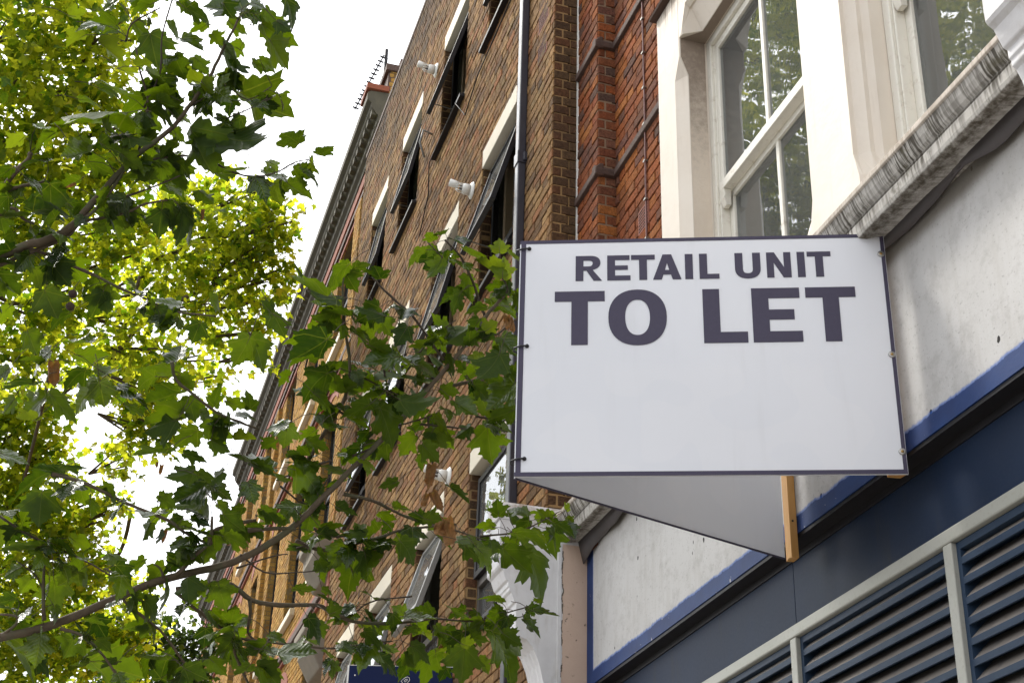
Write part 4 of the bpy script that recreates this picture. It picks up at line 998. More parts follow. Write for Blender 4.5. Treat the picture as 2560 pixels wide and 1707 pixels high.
def brick_wall(name, parent, mats, axis, at, u0, u1, v0, v1, holes=(), face=1, thick=0.12, seed=1, bond='flemish', proud=0.006):
    """single bricks laid on a mortar bed.  axis 'y': plane y=at running along x; axis 'x': plane x=at running along y.
    face is the sign of the outward normal"""
    rng = random.Random(seed); mb = MB()
    def pt(u, d, v):      # d: distance in front of the plane
        return (u, at + face * d, v) if axis == 'y' else (at + face * d, u, v)
    # mortar bed
    vs = sorted({v0, v1, *[h[2] for h in holes], *[h[3] for h in holes]}); vs = [v for v in vs if v0 <= v <= v1]
    for a, b in zip(vs[:-1], vs[1:]):
        m = (a + b) / 2
        for s0, s1 in cuts(u0, u1, [(h[0], h[1]) for h in holes if h[2] < m < h[3]]):
            c = [pt(s0, -proud, a), pt(s1, -proud, a), pt(s1, -proud, b), pt(s0, -proud, b)]
            d = [pt(s0, -thick, a), pt(s1, -thick, a), pt(s1, -thick, b), pt(s0, -thick, b)]
            mb.add(c + d, [(0, 1, 2, 3), (7, 6, 5, 4), (0, 4, 5, 1), (1, 5, 6, 2), (2, 6, 7, 3), (3, 7, 4, 0)], 0)
    row = 0; z = math.floor(v0 / 0.075) * 0.075
    while z < v1:
        za, zb = max(z + 0.005, v0), min(z + 0.070, v1)
        if zb - za > 0.012:
            m = (za + zb) / 2; pat = []
            u = -40.0 + (0.16875 if row % 2 else 0)
            for s0, s1 in cuts(u0, u1, [(h[0], h[1]) for h in holes if h[2] < m < h[3]]):
                if bond == 'stretch':
                    w = [0.225]; per = 0.225; off = 0.1125 * (row % 2)
                elif bond == 'english':
                    w = [0.225] if row % 2 else [0.1125]; per = w[0]; off = 0.056 * (row % 2)
                else:
                    w = [0.225, 0.1125]; per = 0.3375; off = 0.16875 * (row % 2)
                k = math.floor((s0 - off) / per); u = k * per + off; i = 0
                while u < s1:
                    a, b = u + 0.005 + rng.uniform(-.002, .002), u + w[i % len(w)] - 0.005 + rng.uniform(-.002, .002)
                    u += w[i % len(w)]; i += 1
                    a, b = max(a, s0), min(b, s1)
                    if b - a < 0.02: continue
                    dd = proud * 0.6 + rng.uniform(-0.0025, 0.0035); q = [rng.uniform(-.0018, .0018) for _ in range(4)]
                    t0, t1 = rng.uniform(-.0018, .0018), rng.uniform(-.0018, .0018); e = 0.004
                    fr = [pt(a + e, dd + q[0], za + t0 + e), pt(b - e, dd + q[1], za + t1 + e), pt(b - e, dd + q[2], zb + t1 - e), pt(a + e, dd + q[3], zb + t0 - e)]
                    md = [pt(a, dd - .004, za + t0), pt(b, dd - .004, za + t1), pt(b, dd - .004, zb + t1), pt(a, dd - .004, zb + t0)]
                    bk = [pt(a, -proud - .004, za + t0), pt(b, -proud - .004, za + t1), pt(b, -proud - .004, zb + t1), pt(a, -proud - .004, zb + t0)]
                    mb.add(fr + md + bk, [(0, 1, 2, 3), (4, 5, 1, 0), (5, 6, 2, 1), (6, 7, 3, 2), (7, 4, 0, 3), (8, 9, 5, 4), (9, 10, 6, 5), (10, 11, 7, 6), (11, 8, 4, 7)], 1, max(0.001, rng.random()))
        z += 0.075; row += 1
    flip = (axis == 'y') == (face > 0)
    if flip: mb.f = [f[::-1] for f in mb.f]
    return mb.build(name, mats, parent, fix=False)

BROWN = [M['brown_mortar'], M['brown_brick']]; QUOIN = [M['quoin_mortar'], M['brown_quoin']]; RED = [M['red_mortar'], M['red_brick']]; YEL = [M['yellow_mortar'], M['yellow_brick']]

# ------------------------------------------------------------ brown brick building
YB = -2.58
bb = thing('brick_building', 'brown stock brick building with white lintels and black framed windows behind the sign', 'building', (12, YB, -1.6))
cols = [(8.98, 9.95), (10.72, 11.66), (12.58, 13.50), (14.25, 15.12)]
rows = [(8.38, 9.59), (5.80, 7.05), (3.05, 4.32)]
holes = [(a, b, z0, z1 + 0.178) for a, b in cols for z0, z1 in rows]
brick_wall('wall', bb, BROWN, 'y', YB, 8.066, 15.98, -1.6, 11.12, holes, 1, 0.10, 3, 'flemish', 0.009)
brick_wall('pier_return', bb, [M['brown_mortar'], M['brown_quoin']], 'x', 8.066, -2.785, YB - 0.002, -1.6, 11.12, (), -1, 0.06, 4, 'flemish')
m = MB(); m.box(8.05, 15.98, YB - 0.10, YB + 0.012, 11.12, 11.19); m.build('coping', M['dark_brick'], bb, bevel=0.01)
m = MB()
m.box(8.2, 15.98, -11, -3.75, -1.6, 11.1); m.box(8.2, 15.98, -3.75, -2.69, 11.0, 11.1); m.box(8.2, 8.4, -3.75, -2.7, -1.6, 11.0); m.box(15.8, 15.98, -3.75, -2.7, -1.6, 11.0)
m.build('rooms', M['room_wall'], bb)
m = MB()
for z in (2.4, 4.75, 7.5, 9.95): m.box(8.4, 15.8, -3.75, -2.75, z, z + 0.22)
for x in (10.3, 12.1, 13.9): m.box(x, x + 0.12, -3.75, -2.75, -1.6, 11.0)
m.build('floor', M['room_wall'], bb)
random.seed(2)
for ci, (a, b) in enumerate(cols):
    for ri, (z0, z1) in enumerate(rows):
        yf = YB - 0.085
        fr = MB(); t = 0.045; d = 0.05
        fr.box(a, a + t, yf - d, yf, z0, z1); fr.box(b - t, b, yf - d, yf, z0, z1); fr.box(a + t, b - t, yf - d, yf, z1 - t, z1); fr.box(a + t, b - t, yf - d, yf, z0, z0 + t)
        zt = z0 + (0.30 if ri < 2 else 0.42)
        fr.box(a + t, b - t, yf - d, yf + 0.006, zt - 0.03, zt + 0.03)
        win = fr.build('window', M['bronze_metal'] if ri == 2 else M['black_metal'], bb, bevel=0.004)
        lt = MB(); lt.box(a, b, YB - 0.115, YB + 0.008, z1, z1 + 0.173)
        lt.build('lintel', M['lintel_white'], win, bevel=0.006)
        si = MB(); si.loft([[(x, YB - 0.10, z0 - 0.035), (x, YB + 0.055, z0 - 0.048), (x, YB + 0.055, z0 - 0.012), (x, YB - 0.10, z0 - 0.002)] for x in (a - 0.02, b + 0.12)])
        si.build('sill', M['black_metal'], win, bevel=0.004)
        # far jamb in return bricks
        brick_wall('jamb', win, QUOIN, 'x', b + 0.001, yf + 0.002, YB - 0.004, z0, z1, (), -1, 0.03, 30 + ci * 3 + ri, 'stretch')
        # lower fixed pane
        gm = MB(); gm.box(a + t, b - t, yf - 0.032, yf - 0.026, z0 + t, zt - 0.03); gm.build('pane', M['glass'], win)
        # top-hung sash, hinged under the head and swung out
        L = z1 - t - zt - 0.035; op = {(0, 0): 9, (1, 0): 15, (2, 0): 11, (3, 0): 9, (0, 1): 15, (1, 1): 13, (2, 1): 10, (3, 1): 8, (0, 2): 0.5, (1, 2): 17, (2, 2): 12, (3, 2): 14}[(ci, ri)]
        hinge = Vector((0, yf - 0.005, z1 - t - 0.01)); an = R_(op)
        dn = Vector((0, math.sin(an), -math.cos(an))); nn = Vector((0, math.cos(an), math.sin(an))); X = Vector((1, 0, 0))
        sm = MB(); w = 0.045; dp = 0.042; xa, xb = a + t + 0.006, b - t - 0.006
        o0 = hinge + X * xa
        sm.obox(o0, X * w, dn * L, nn * dp); sm.obox(o0 + X * (xb - xa - w), X * w, dn * L, nn * dp)
        sm.obox(o0 + X * w, X * (xb - xa - 2 * w), dn * w, nn * dp); sm.obox(o0 + X * w + dn * (L - w), X * (xb - xa - 2 * w), dn * w, nn * dp)
        sash = sm.build('sash', M['grey_metal'] if (ri == 2 and ci) else M['black_metal'], win, bevel=0.004)
        pm = MB(); pm.obox(o0 + X * w + dn * w + nn * 0.022, X * (xb - xa - 2 * w), dn * (L - 2 * w), nn * 0.006); pm.build('sash_pane', M['glass'], win)
        if op > 5:
            st = MB(); q0 = hinge + X * (xb - 0.03) + dn * (L * 0.85); st.tube([q0, Vector((xb - 0.02, yf - 0.01, zt + 0.16))], 0.006, 6); st.build('stay', M['steel'], win)
        if (ci, ri) != (2, 0) and (ci, ri) != (1, 0):
            bl = MB(); bl.box(a + .02, b - .02, yf - .16, yf - .154, z0 + (.10 if ri else .55), z1 + .02); bl.build('blind', M['blind'], win)
        if ci in (0, 1) and ri < 2:
            im = MB(); im.box(b - 0.16, b - 0.10, -2.80, -2.74, z0 - 0.05, z1 + 0.1); im.build('inner_frame', M['dark_wood'], win)
# drainpipe: square section with collars
dp = MB(); dp.box(8.69, 8.772, -2.575, -2.515, -1.6, 11.0); pipe = dp.build('drainpipe', M['pipe'], bb, bevel=0.008)
for z in (9.25, 6.33, 3.4):
    c = MB(); c.box(8.682, 8.780, -2.579, -2.508, z - 0.05, z + 0.055); c.box(8.664, 8.682, -2.579, -2.55, z - 0.035, z + 0.035); c.box(8.780, 8.80, -2.579, -2.55, z - 0.035, z + 0.035); c.build('collar', M['pipe'], pipe, bevel=0.005)
def air_brick(parent, x0, x1, z0, z1, y, nx, nz):
    m = MB(); m.box(x0, x1, y - 0.02, y + 0.006, z0, z1, 0)
    bar = 0.28
    dx, dz = (x1 - x0) / (nx + .6), (z1 - z0) / (nz + .6)
    for i in range(nx):
        for j in range(nz):
            cx, cz = x0 + dx * (i + .8), z0 + dz * (j + .8)
            m.box(cx - dx * .3, cx + dx * .3, y + 0.0045, y + 0.0075, cz - dz * .3, cz + dz * .3, 1)  # dark squares on the face stand for the shade in the holes
    return m.build('air_brick', [M['terracotta'], M['dark_void']], parent)
air_brick(bb, 8.21, 8.44, 7.27, 7.52, YB, 12, 12)
air_brick(bb, 8.23, 8.45, 6.98, 7.19, YB, 12, 12)
cb = MB()
cb.tube([(9.1, YB + .02, 8.24), (10.2, YB + .02, 8.20), (10.6, YB + .02, 8.05), (10.72, YB + .085, 8.25), (11.7, YB + .085, 8.24), (11.95, YB + .02, 8.05), (12.25, YB + .02, 7.75)], 0.006, 6)
tag(cb.build('cable', M['black_metal'], None, True), 'thin black cable sagging from sill to sill across the brown brick wall', 'cable')
hk = MB(); hk.tube([(12.0, YB, 8.80), (12.0, YB + .10, 8.83), (12.03, YB + .12, 8.70), (12.06, YB + .06, 8.55)], 0.012, 8)
tag(hk.build('wall_hook', M['grey_metal'], None, True), 'small bent grey metal hook on the brown brick wall between two upper windows', 'hook')

def flood(loc, label, s=0.62):
    x, y, z = loc
    t = thing('wall_light', label, 'wall light', (x, y, z), 'white lights fixed to the brown wall')
    ax = Vector((0.10, 1, 0.12)).normalized(); o = Vector(loc); S = lambda pr: [(d * s, r * s) for d, r in pr]
    m = MB(); m.lathe(o, (0, 1, 0), S([(0, 0), (0, .125), (.012, .125), (.03, .105), (.045, .085), (.05, 0)]), 28); m.build('mounting_plate', M['white_plastic'], t, True)
    m = MB(); m.lathe(o + Vector((0, .045 * s, 0)), ax, S([(0, .082), (.05, .075), (.075, .078), (.085, .07), (.10, .066), (.11, 0)]), 24); m.build('housing', M['white_plastic'], t, True)
    m = MB()
    for k in range(9):
        an = 6.28318 * k / 9; a = ax.orthogonal().normalized(); b = ax.cross(a); r = a * math.cos(an) + b * math.sin(an)
        c = o + Vector((0, .045 * s, 0))
        m.tube([c + ax * .10 * s + r * .066 * s, c + ax * .15 * s + r * .060 * s, c + ax * .19 * s + r * .035 * s], .006 * s, 5)
    m.build('cage', M['white_plastic'], t, True)
    m = MB(); m.lathe(o + ax * .12 * s, ax, S([(0, 0), (0, .045), (.06, .04), (.07, 0)]), 16); m.build('bulb', M['bronze_metal'], t, True)
    hd = Vector((0.25, 1, 0.32)).normalized(); c = o + ax * .20 * s + Vector((0, 0, .035 * s))
    m = MB(); m.lathe(c, hd, S([(0, 0), (0, .045), (.05, .05), (.12, .055), (.125, .05), (.10, .03), (.10, 0)]), 20); m.build('lamp_head', M['white_plastic'], t, True)
flood((12.0, YB, 9.60), 'small white wall light beside the topmost open window of the brown building')
flood((10.27, YB, 7.04), 'small white wall light over the white lintel, nearest above the leafy branch')
flood((10.60, YB, 4.56), 'small white wall light partly behind a withered brown leaf clump')

# ------------------------------------------------------------ yellow brick terrace further on
def yellow(x0, x1, y, zt, label, seed, dense=True):
    t = thing('yellow_building', label, 'building', ((x0 + x1) / 2, y, -1.6))
    wx = [x for x in np.arange(x0 + 1.75, x1 - 0.8, 2.35)]
    rows_ = [(9.55, 11.2), (6.35, 8.5), (2.9, 5.1)]
    hs_ = [(x, x + 1.05, a, b) for x in wx for a, b in rows_]
    brick_wall('wall', t, YEL, 'y', y, x0, x1, -1.6, zt - 0.25, hs_, 1, 0.14, seed, 'flemish', 0.008)
    m = MB(); m.box(x0, x1, -11, y - 0.5, -1.6, zt); m.box(x0, x1, y - 0.5, y - 0.13, zt - 0.3, zt + 0.3); m.build('body', M['dark_brick'], t)
    # cornice: stacked mouldings
    m = MB(); yo = y
    prof = [(yo - .12, zt - .55), (yo + .05, zt - .55), (yo + .05, zt - .47), (yo + .10, zt - .43), (yo + .10, zt - .34), (yo + .13, zt - .32), (yo + .20, zt - .22), (yo + .20, zt - .16), (yo + .26, zt - .12), (yo + .26, zt), (yo + .22, zt + .03), (yo - .12, zt + .05)]
    m.ext_x(prof, x0 - 0.02, x1, n=1); xx = x0
    while xx < x1 - .12:
        m.box(xx, xx + .115, y + .06, y + .185, zt - .335, zt - .235); xx += .23
    m.build('cornice', M['sooty_stone'], t, bevel=0.006)
    m = MB(); m.box(x0 - .01, x1, y - .02, y + .035, zt - .72, zt - .56); m.box(x0 - .01, x1, y - .02, y + .02, zt - 1.02, zt - .95); m.build('string_course', M['red_rubber'], t, bevel=0.008)
    m = MB(); m.box(x0 - .012, x1, y - .02, y + .045, zt - .93, zt - .86); m.build('string_course', M['dark_brick'], t)
    for z in (9.18, 5.98):
        m = MB(); m.box(x0, x1, y - .02, y + .03, z - .14, z); m.box(x0, x1, y - .02, y + .045, z - .30, z - .25); m.build('string_course', M['red_rubber'], t, bevel=0.008)
        m = MB(); m.box(x0, x1, y - .02, y + .075, z - .245, z - .145); m.build('string_course', M['dark_brick'], t, bevel=0.01)
    for x in wx:
        for a, b in rows_:
            f = MB(); yy = y - .10
            f.box(x, x + .06, yy - .04, yy, a, b); f.box(x + .99, x + 1.05, yy - .04, yy, a, b); f.box(x + .06, x + .99, yy - .04, yy, b - .06, b); f.box(x + .06, x + .99, yy - .04, yy, a, a + .06); f.box(x + .06, x + .99, yy - .04, yy + .01, (a + b) / 2 - .03, (a + b) / 2 + .03)
            wn_ = f.build('window', M['black_metal'], t)
            g_ = MB(); g_.box(x + .06, x + .99, yy - .03, yy - .024, a + .06, b - .06); g_.build('pane', M['glass'], wn_)
            s_ = MB(); s_.box(x - .08, x + 1.13, y - .10, y + .075, a - .10, a - .002); s_.build('sill', M['lintel_white'], wn_, bevel=.01)
            h = MB(); n = 14; sec = []
            for i in range(n + 1):
                an = math.pi * (0.26 + 0.48 * i / n); cx = x + .525; cz = b - .42
                sec.append([(cx + math.cos(an) * r * 1.0, yq, cz + math.sin(an) * r) for r, yq in ((.66, y - .05), (.90, y - .05), (.90, y + .014), (.66, y + .014))])
            h.loft(sec); h.build('arch', M['red_rubber'], wn_)
            brick_wall('jamb', wn_, YEL, 'x', x + 1.051, y - .098, y - .004, a, b, (), -1, .03, 7, 'stretch')
    for x in [q - .62 for q in wx[::3]]:
        brick_wall('pilaster', t, YEL, 'y', y + .07, x - .22, x + .22, -1.6, zt - 1.05, (), 1, .12, int(x * 10))
        brick_wall('pilaster_side', t, YEL, 'x', x - .22, y - .004, y + .065, -1.6, zt - 1.05, (), -1, .03, int(x * 7), 'stretch')
    return t
ya = yellow(16.0, 29.6, -2.78, 12.2, 'yellow stock brick terrace with a heavy sooty cornice beyond the brown building', 11)
yb = yellow(29.62, 38.4, -3.02, 11.95, 'farther yellow brick house at the far end of the terrace', 12)
# party wall upstand with the chimney bricks above the brown roof
m = MB()
ch = brick_wall('parapet', ya, YEL, 'x', 16.0, -4.2, -2.80, 11.0, 12.62, (), -1, .05, 5)
m.box(16.0, 16.5, -4.2, -2.78, 11.0, 12.6); m.box(15.96, 16.55, -4.25, -2.74, 12.62, 12.72); m.build('chimney_stack', M['dark_brick'], ya)
m = MB(); m.box(15.95, 16.4, -2.80, -2.50, 12.25, 12.33); m.build('cornice_tile', M['red_rubber'], ya)
m = MB(); m.box(16.1, 16.6, -3.6, -2.95, 12.72, 12.95); m.box(16.2, 16.25, -3.4, -3.35, 12.9, 13.0); m.build('chimney_cap', M['dark_brick'], ya)
an = thing('tv_antenna', 'black many-armed television aerial on the roof chimney against the white sky', 'aerial', (16.4, -2.95, 12.7))
m = MB(); m.tube([(16.6, -2.84, 12.6), (16.6, -2.83, 13.46)], .024, 8); m.build('mast', M['black_metal'], an)
m = MB(); p0, p1 = Vector((16.6, -2.80, 13.36)), Vector((16.9, -2.50, 12.55)); m.tube([p0, p1], .009, 6); m.build('boom', M['black_metal'], an)
m = MB(); dv = (p1 - p0); side = Vector((0.35, -0.9, 0.10)).normalized()
for k in range(13):
    c = p0 + dv * ((k + .5) / 13); l = .34 - .010 * k
    m.tube([c - side * l, c + side * l], .004, 4); m.obox(c - side * .045 - Vector((0, 0, .010)), side * .09, Vector((.015, 0, 0)), Vector((0, 0, .020)))
m.build('element', M['black_metal'], an)
# broken stone brackets on the pier between the two buildings
for (x, z) in ((16.35, 5.55), (16.1, 4.42)):
    m = MB(); m.ext_x([(-2.80, z), (-2.56, z + .05), (-2.42, z + .30), (-2.42, z + .42), (-2.36, z + .46), (-2.36, z + .56), (-2.80, z + .60)], x, x + .75, n=1); m.build('bracket', M['concrete'], ya, bevel=.015)
    m = MB(); m.box(x - .12, x + .05, -2.80, -2.60, z - .35, z + .45); m.build('bracket_pad', M['red_rubber'], ya, bevel=.02)

# ------------------------------------------------------------ red brick building with the cream window bay
rb = thing('red_brick_building', 'red brick building with a cream stucco sash window bay above the shop', 'building', (5.2, -2.8, 3.2))
brick_wall('wall', rb, RED, 'y', -2.76, 7.65, 8.05, 3.0, 9.2, (), 1, .10, 21)
brick_wall('pilaster_return', rb, RED, 'x', 7.65, -2.89, -2.762, 3.0, 9.2, (), -1, .05, 22, 'stretch')
brick_wall('wall', rb, RED, 'y', -2.885, 6.30, 7.65, 3.0, 9.2, [(7.09, 7.255, 4.87, 5.035)], 1, .10, 23)
brick_wall('wall', rb, RED, 'y', -2.72, 2.2, 6.46, 5.86, 9.2, (), 1, .16, 24)
m = MB(); m.box(2.2, 8.06, -11, -3.8, -1.6, 9.3); m.box(2.2, 8.06, -3.8, -2.99, 5.95, 9.3); m.box(6.2, 8.06, -3.8, -2.99, -1.6, 5.95); m.box(2.2, 8.06, -3.8, -2.99, -1.6, 3.05); m.build('body', M['dark_wood'], rb)
for z in (5.53, 6.58):
    m = MB()
    for (x0, x1, y, dz) in ((7.622, 8.045, -2.76, .0), (6.46, 7.62, -2.885, .002)):
        m.loft([[(x, y - .03, z + .005 + dz), (x, y + .006, z + .005 + dz), (x, y + .028, z + .012 + dz), (x, y + .028, z + .06 + dz), (x, y - .005, z + .10 + dz), (x, y - .03, z + .10 + dz)] for x in (x0, x1)])
    m.loft([[(7.70, y, z + .007), (7.645, y, z + .007), (7.620, y, z + .014), (7.620, y, z + .058), (7.655, y, z + .097), (7.70, y, z + .097)] for y in (-2.90, -2.734)])
    m.build('brick_band', M['dark_brick'], rb, bevel=.006)
air_brick(rb, 7.09, 7.255, 4.87, 5.035, -2.885, 7, 7)
m = MB(); m.box(8.046, 8.062, -2.762, -2.748, 3.3, 11.0); m.build('sealant_joint', M['white_plastic'], rb)
m = MB(); pts = [(7.105 + .004 * math.sin(k), -2.873, 4.4 + .28 * k) for k in range(17)]; m.tube(pts, .0065, 6); cab = m.build('wall_cable', M['cable_red'], rb, True)
for k in range(17):
    m = MB(); m.box(7.09, 7.12, -2.884, -2.862, 4.48 + .28 * k, 4.492 + .28 * k); m.build('cable_clip', M['steel'], cab)
# cream stucco: two jambs, pier, chamfered head
ZS = 3.20
m = MB()
ch_ = [(6.455, -2.70), (6.215, -2.70), (6.14, -2.748), (6.14, -2.96), (6.455, -2.96)]
sq_ = [(6.455, -2.70), (6.148, -2.70), (6.14, -2.705), (6.14, -2.96), (6.455, -2.96)]
m.loft([[(p[0], p[1], ZS) for p in ch_], [(p[0], p[1], 5.24) for p in ch_], [(p[0], p[1], 5.36) for p in sq_], [(p[0], p[1], 5.855) for p in sq_]])
pier = [(4.36, -2.96), (4.36, -2.80), (4.385, -2.775), (4.385, -2.755), (4.43, -2.722), (4.43, -2.70), (4.455, -2.70), (4.79, -2.70), (4.88, -2.752), (4.88, -2.96)]
pier2 = [(4.355, -2.96), (4.355, -2.80), (4.36, -2.775), (4.37, -2.755), (4.39, -2.712), (4.40, -2.70), (4.455, -2.70), (4.82, -2.70), (4.885, -2.715), (4.885, -2.96)]
m.loft([[(p[0], p[1], z) for p in q] for z, q in ((ZS, pier2), (3.44, pier2), (3.56, pier), (5.66, pier))])
m.ext_z([(3.10, -2.96), (3.10, -2.748), (3.02, -2.70), (2.2, -2.70), (2.2, -2.96)], ZS, 5.66)
hd = [(-2.70, 5.855), (-2.70, 5.665), (-2.725, 5.635), (-2.735, 5.635), (-2.80, 5.49), (-2.96, 5.49), (-2.96, 5.855)]
m.ext_x(hd, 2.2, 6.04)
m.loft([[(6.04, p[0], p[1]) for p in hd], [(6.10, p[0], p[1]) for p in [(-2.70, 5.855), (-2.70, 5.53), (-2.70, 5.52), (-2.70, 5.51), (-2.705, 5.49), (-2.96, 5.49), (-2.96, 5.855)]], [(6.139, p[0], p[1]) for p in [(-2.70, 5.855), (-2.70, 5.53), (-2.70, 5.52), (-2.70, 5.51), (-2.70, 5.49), (-2.96, 5.49), (-2.96, 5.855)]]])
m.build('stucco_surround', M['stucco'], rb)
m = MB(); m.loft([[(6.138, y, ZS) for y in (-2.752, -2.855)] , [(6.138, y, 5.24) for y in (-2.752, -2.855)], [(6.137, y, 5.36) for y in (-2.708, -2.855)], [(6.137, y, 5.488) for y in (-2.708, -2.855)]], cap=False, close=False)
m.add([(6.04, -2.803, 5.488), (6.04, -2.858, 5.488), (6.138, -2.858, 5.488), (6.138, -2.71, 5.488)], [(0, 1, 2, 3)]); m.add([(4.89, -2.804, 5.488), (4.89, -2.858, 5.488), (6.04, -2.858, 5.488), (6.04, -2.804, 5.488)], [(0, 1, 2, 3)])
rv = m.build('window_reveal', M['stucco_grimy'], rb)
m = MB()
m.ext_x([(-2.76, 5.858), (-2.66, 5.862), (-2.655, 5.875), (-2.70, 5.93), (-2.76, 5.93)], 2.2, 6.475); m.build('drip_course', M['dark_brick'], rb)

def sash_window(parent, a, b, z0, z1, zm, mull):
    """vertical sliding sash: box frame, outer upper sash, inner lower sash"""
    yo = -2.865
    m = MB()
    m.box(a, a + .05, yo - .11, yo, z0, z1); m.box(b - .05, b, yo - .11, yo, z0, z1); m.box(a + .05, b - .05, yo - .11, yo, z1 - .05, z1); m.box(a + .05, b - .05, yo - .11, yo + .02, z0, z0 + .06)
    m.box(b - .062, b - .05, yo - .11, yo - .016, z0 + .06, z1 - .05)
    w = m.build('sash_window', M['sash'], parent, bevel=.005)
    m = MB(); y = yo - .022
    m.box(a + .05, a + .09, y - .035, y, zm, z1 - .05); m.box(b - .10, b - .062, y - .035, y, zm - .14, z1 - .05); m.box(a + .09, b - .10, y - .035, y, z1 - .10, z1 - .05)
    m.box(a + .05, b - .062, y - .055, y + .012, zm - .055, zm)
    for q in mull: m.box(q - .016, q + .016, y - .032, y - .002, zm, z1 - .10)
    up = m.build('upper_sash', M['sash'], w, bevel=.004)
    m = MB(); m.loft([[(b - .115, y - .034, zm - .055), (b - .062, y - .034, zm - .055), (b - .062, y + .012, zm - .055), (b - .115, y + .012, zm - .055)], [(b - .115, y - .034, zm - .09), (b - .062, y - .034, zm - .09), (b - .062, y + .004, zm - .09), (b - .115, y + .004, zm - .09)], [(b - .112, y - .034, zm - .10), (b - .066, y - .034, zm - .10), (b - .066, y + .01, zm - .105), (b - .112, y + .01, zm - .105)], [(b - .110, y - .034, zm - .15), (b - .068, y - .034, zm - .15), (b - .068, y - .004, zm - .155), (b - .110, y - .004, zm - .155)]]); m.build('sash_horn', M['sash'], w, bevel=.003)
    m = MB(); y2 = yo - .066
    m.box(a + .05, a + .09, y2 - .035, y2, z0 + .06, zm); m.box(b - .112, b - .062, y2 - .035, y2, z0 + .06, zm); m.box(a + .09, b - .112, y2 - .035, y2, z0 + .06, z0 + .13); m.box(a + .09, b - .112, y2 - .035, y2, zm - .09, zm)
    for q in mull: m.box(q - .016, q + .016, y2 - .032, y2 - .002, z0 + .13, zm - .09)
    m.build('lower_sash', M['sash'], w, bevel=.004)
    m = MB(); m.box(a + .09, b - .10, y - .02, y - .016, zm, z1 - .10); m.build('upper_pane', M['glass'], w)
    m = MB(); m.box(a + .09, b - .112, y2 - .02, y2 - .016, z0 + .13, zm - .09); m.build('lower_pane', M['glass'], w)
    m = MB(); n = 40; secs = []
    for i in range(n + 1):
        x = b - .03 - (.62 if b > 5 else .3) * i / n; yy = yo - .22 + .018 * math.sin(i * 1.9) + .010 * math.sin(i * 4.7)
        secs.append([(x, yy, z0), (x, yy, z1)])
    m.loft(secs, cap=False, close=False); cu = m.build('curtain', M['curtain'], w, True, fix=False)
    return w
sash_window(rb, 4.885, 6.138, 3.22, 5.488, 4.50, (5.51,))
sash_window(rb, 3.105, 4.358, 3.22, 5.488, 4.40, ())
# stone sill with a cove, dark underside
m = MB()
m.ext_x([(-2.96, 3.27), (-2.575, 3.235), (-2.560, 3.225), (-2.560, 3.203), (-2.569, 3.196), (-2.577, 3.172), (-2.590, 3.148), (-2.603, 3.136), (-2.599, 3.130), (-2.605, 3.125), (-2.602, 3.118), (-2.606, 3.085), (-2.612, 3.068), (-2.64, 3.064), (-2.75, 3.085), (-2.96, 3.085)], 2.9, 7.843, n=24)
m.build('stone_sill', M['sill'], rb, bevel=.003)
m = MB(); rng = random.Random(4); secs = []
for i in range(91):
    x = 2.92 + (7.84 - 2.92) * i / 90; zz = 3.045 + .018 * math.sin(x * 5.1) + .012 * math.sin(x * 11.7 + 1) + rng.uniform(-.004, .004) - (.10 * max(0, (x - 7.2) / .64)); yy = -2.735 + .012 * math.sin(x * 7.3) + .006 * math.sin(x * 19)
    secs.append([(x, -2.70, 3.082), (x, yy, zz), (x, yy - .004, zz), (x, -2.706, 3.082)])
m.loft(secs); m.build('lead_flashing', M['lead'], rb, True)

# ------------------------------------------------------------ shop front
sf = thing('shop_front', 'navy shop front with a scraped blue-edged render panel and pale framed louvres', 'shop front', (5.2, -2.8, -1.6))
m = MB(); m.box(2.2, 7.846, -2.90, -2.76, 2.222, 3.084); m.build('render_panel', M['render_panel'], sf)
m = MB(); m.box(2.2, 7.846, -2.93, -2.766, 2.205, 2.221); m.box(2.2, 7.846, -2.90, -2.835, 2.175, 2.205); m.build('shaded_soffit', M['black_metal'], sf)  # black strip: shade under the panel put into its colour
m = MB()
for a, b in ((2.2, 5.455), (5.458, 7.846)): m.box(a, b, -2.93, -2.842, 1.86, 2.204)
m.build('fascia_board', M['navy'], sf, bevel=.002)
m = MB(); m.box(2.2, 7.9, -2.93, -2.80, 1.835, 1.886); m.build('trim_rail', M['trim'], sf, bevel=.006)
for x in (3.043, 4.220, 5.397, 6.575, 7.75):
    m = MB(); m.box(x, x + .053, -2.96, -2.802, -1.6, 1.834); m.build('mullion', M['trim'], sf, bevel=.004)
ml = [2.2, 3.043, 4.220, 5.397, 6.575, 7.75]
for i in range(5):
    a, b = ml[i] + (.054 if i else 0), ml[i + 1] - .001
    m = MB()
    for s_ in ((a, a + .022), (b - .022, b)): m.box(s_[0], s_[1], -2.96, -2.822, -.4, 1.832)
    m.box(a + .022, b - .022, -2.96, -2.822, 1.805, 1.832)
    m.box(a, b, -2.985, -2.965, -.4, 1.83)
    k = 0
    while True:
        z = 1.775 - .0705 * k
        if z < -.3: break
        m.loft([[(x, -2.822, z - .024), (x, -2.822, z), (x, -2.826, z + .003), (x, -2.895, z + .074), (x, -2.899, z + .070), (x, -2.831, z - .002), (x, -2.831, z - .024)] for x in (a + .0225, b - .0225)])
        k += 1
    m.build('louvre_panel', M['louvre'], sf)
m = MB(); m.box(2.2, 7.8, -2.99, -2.85, -1.6, -.42); m.build('stall_riser', M['navy'], sf)

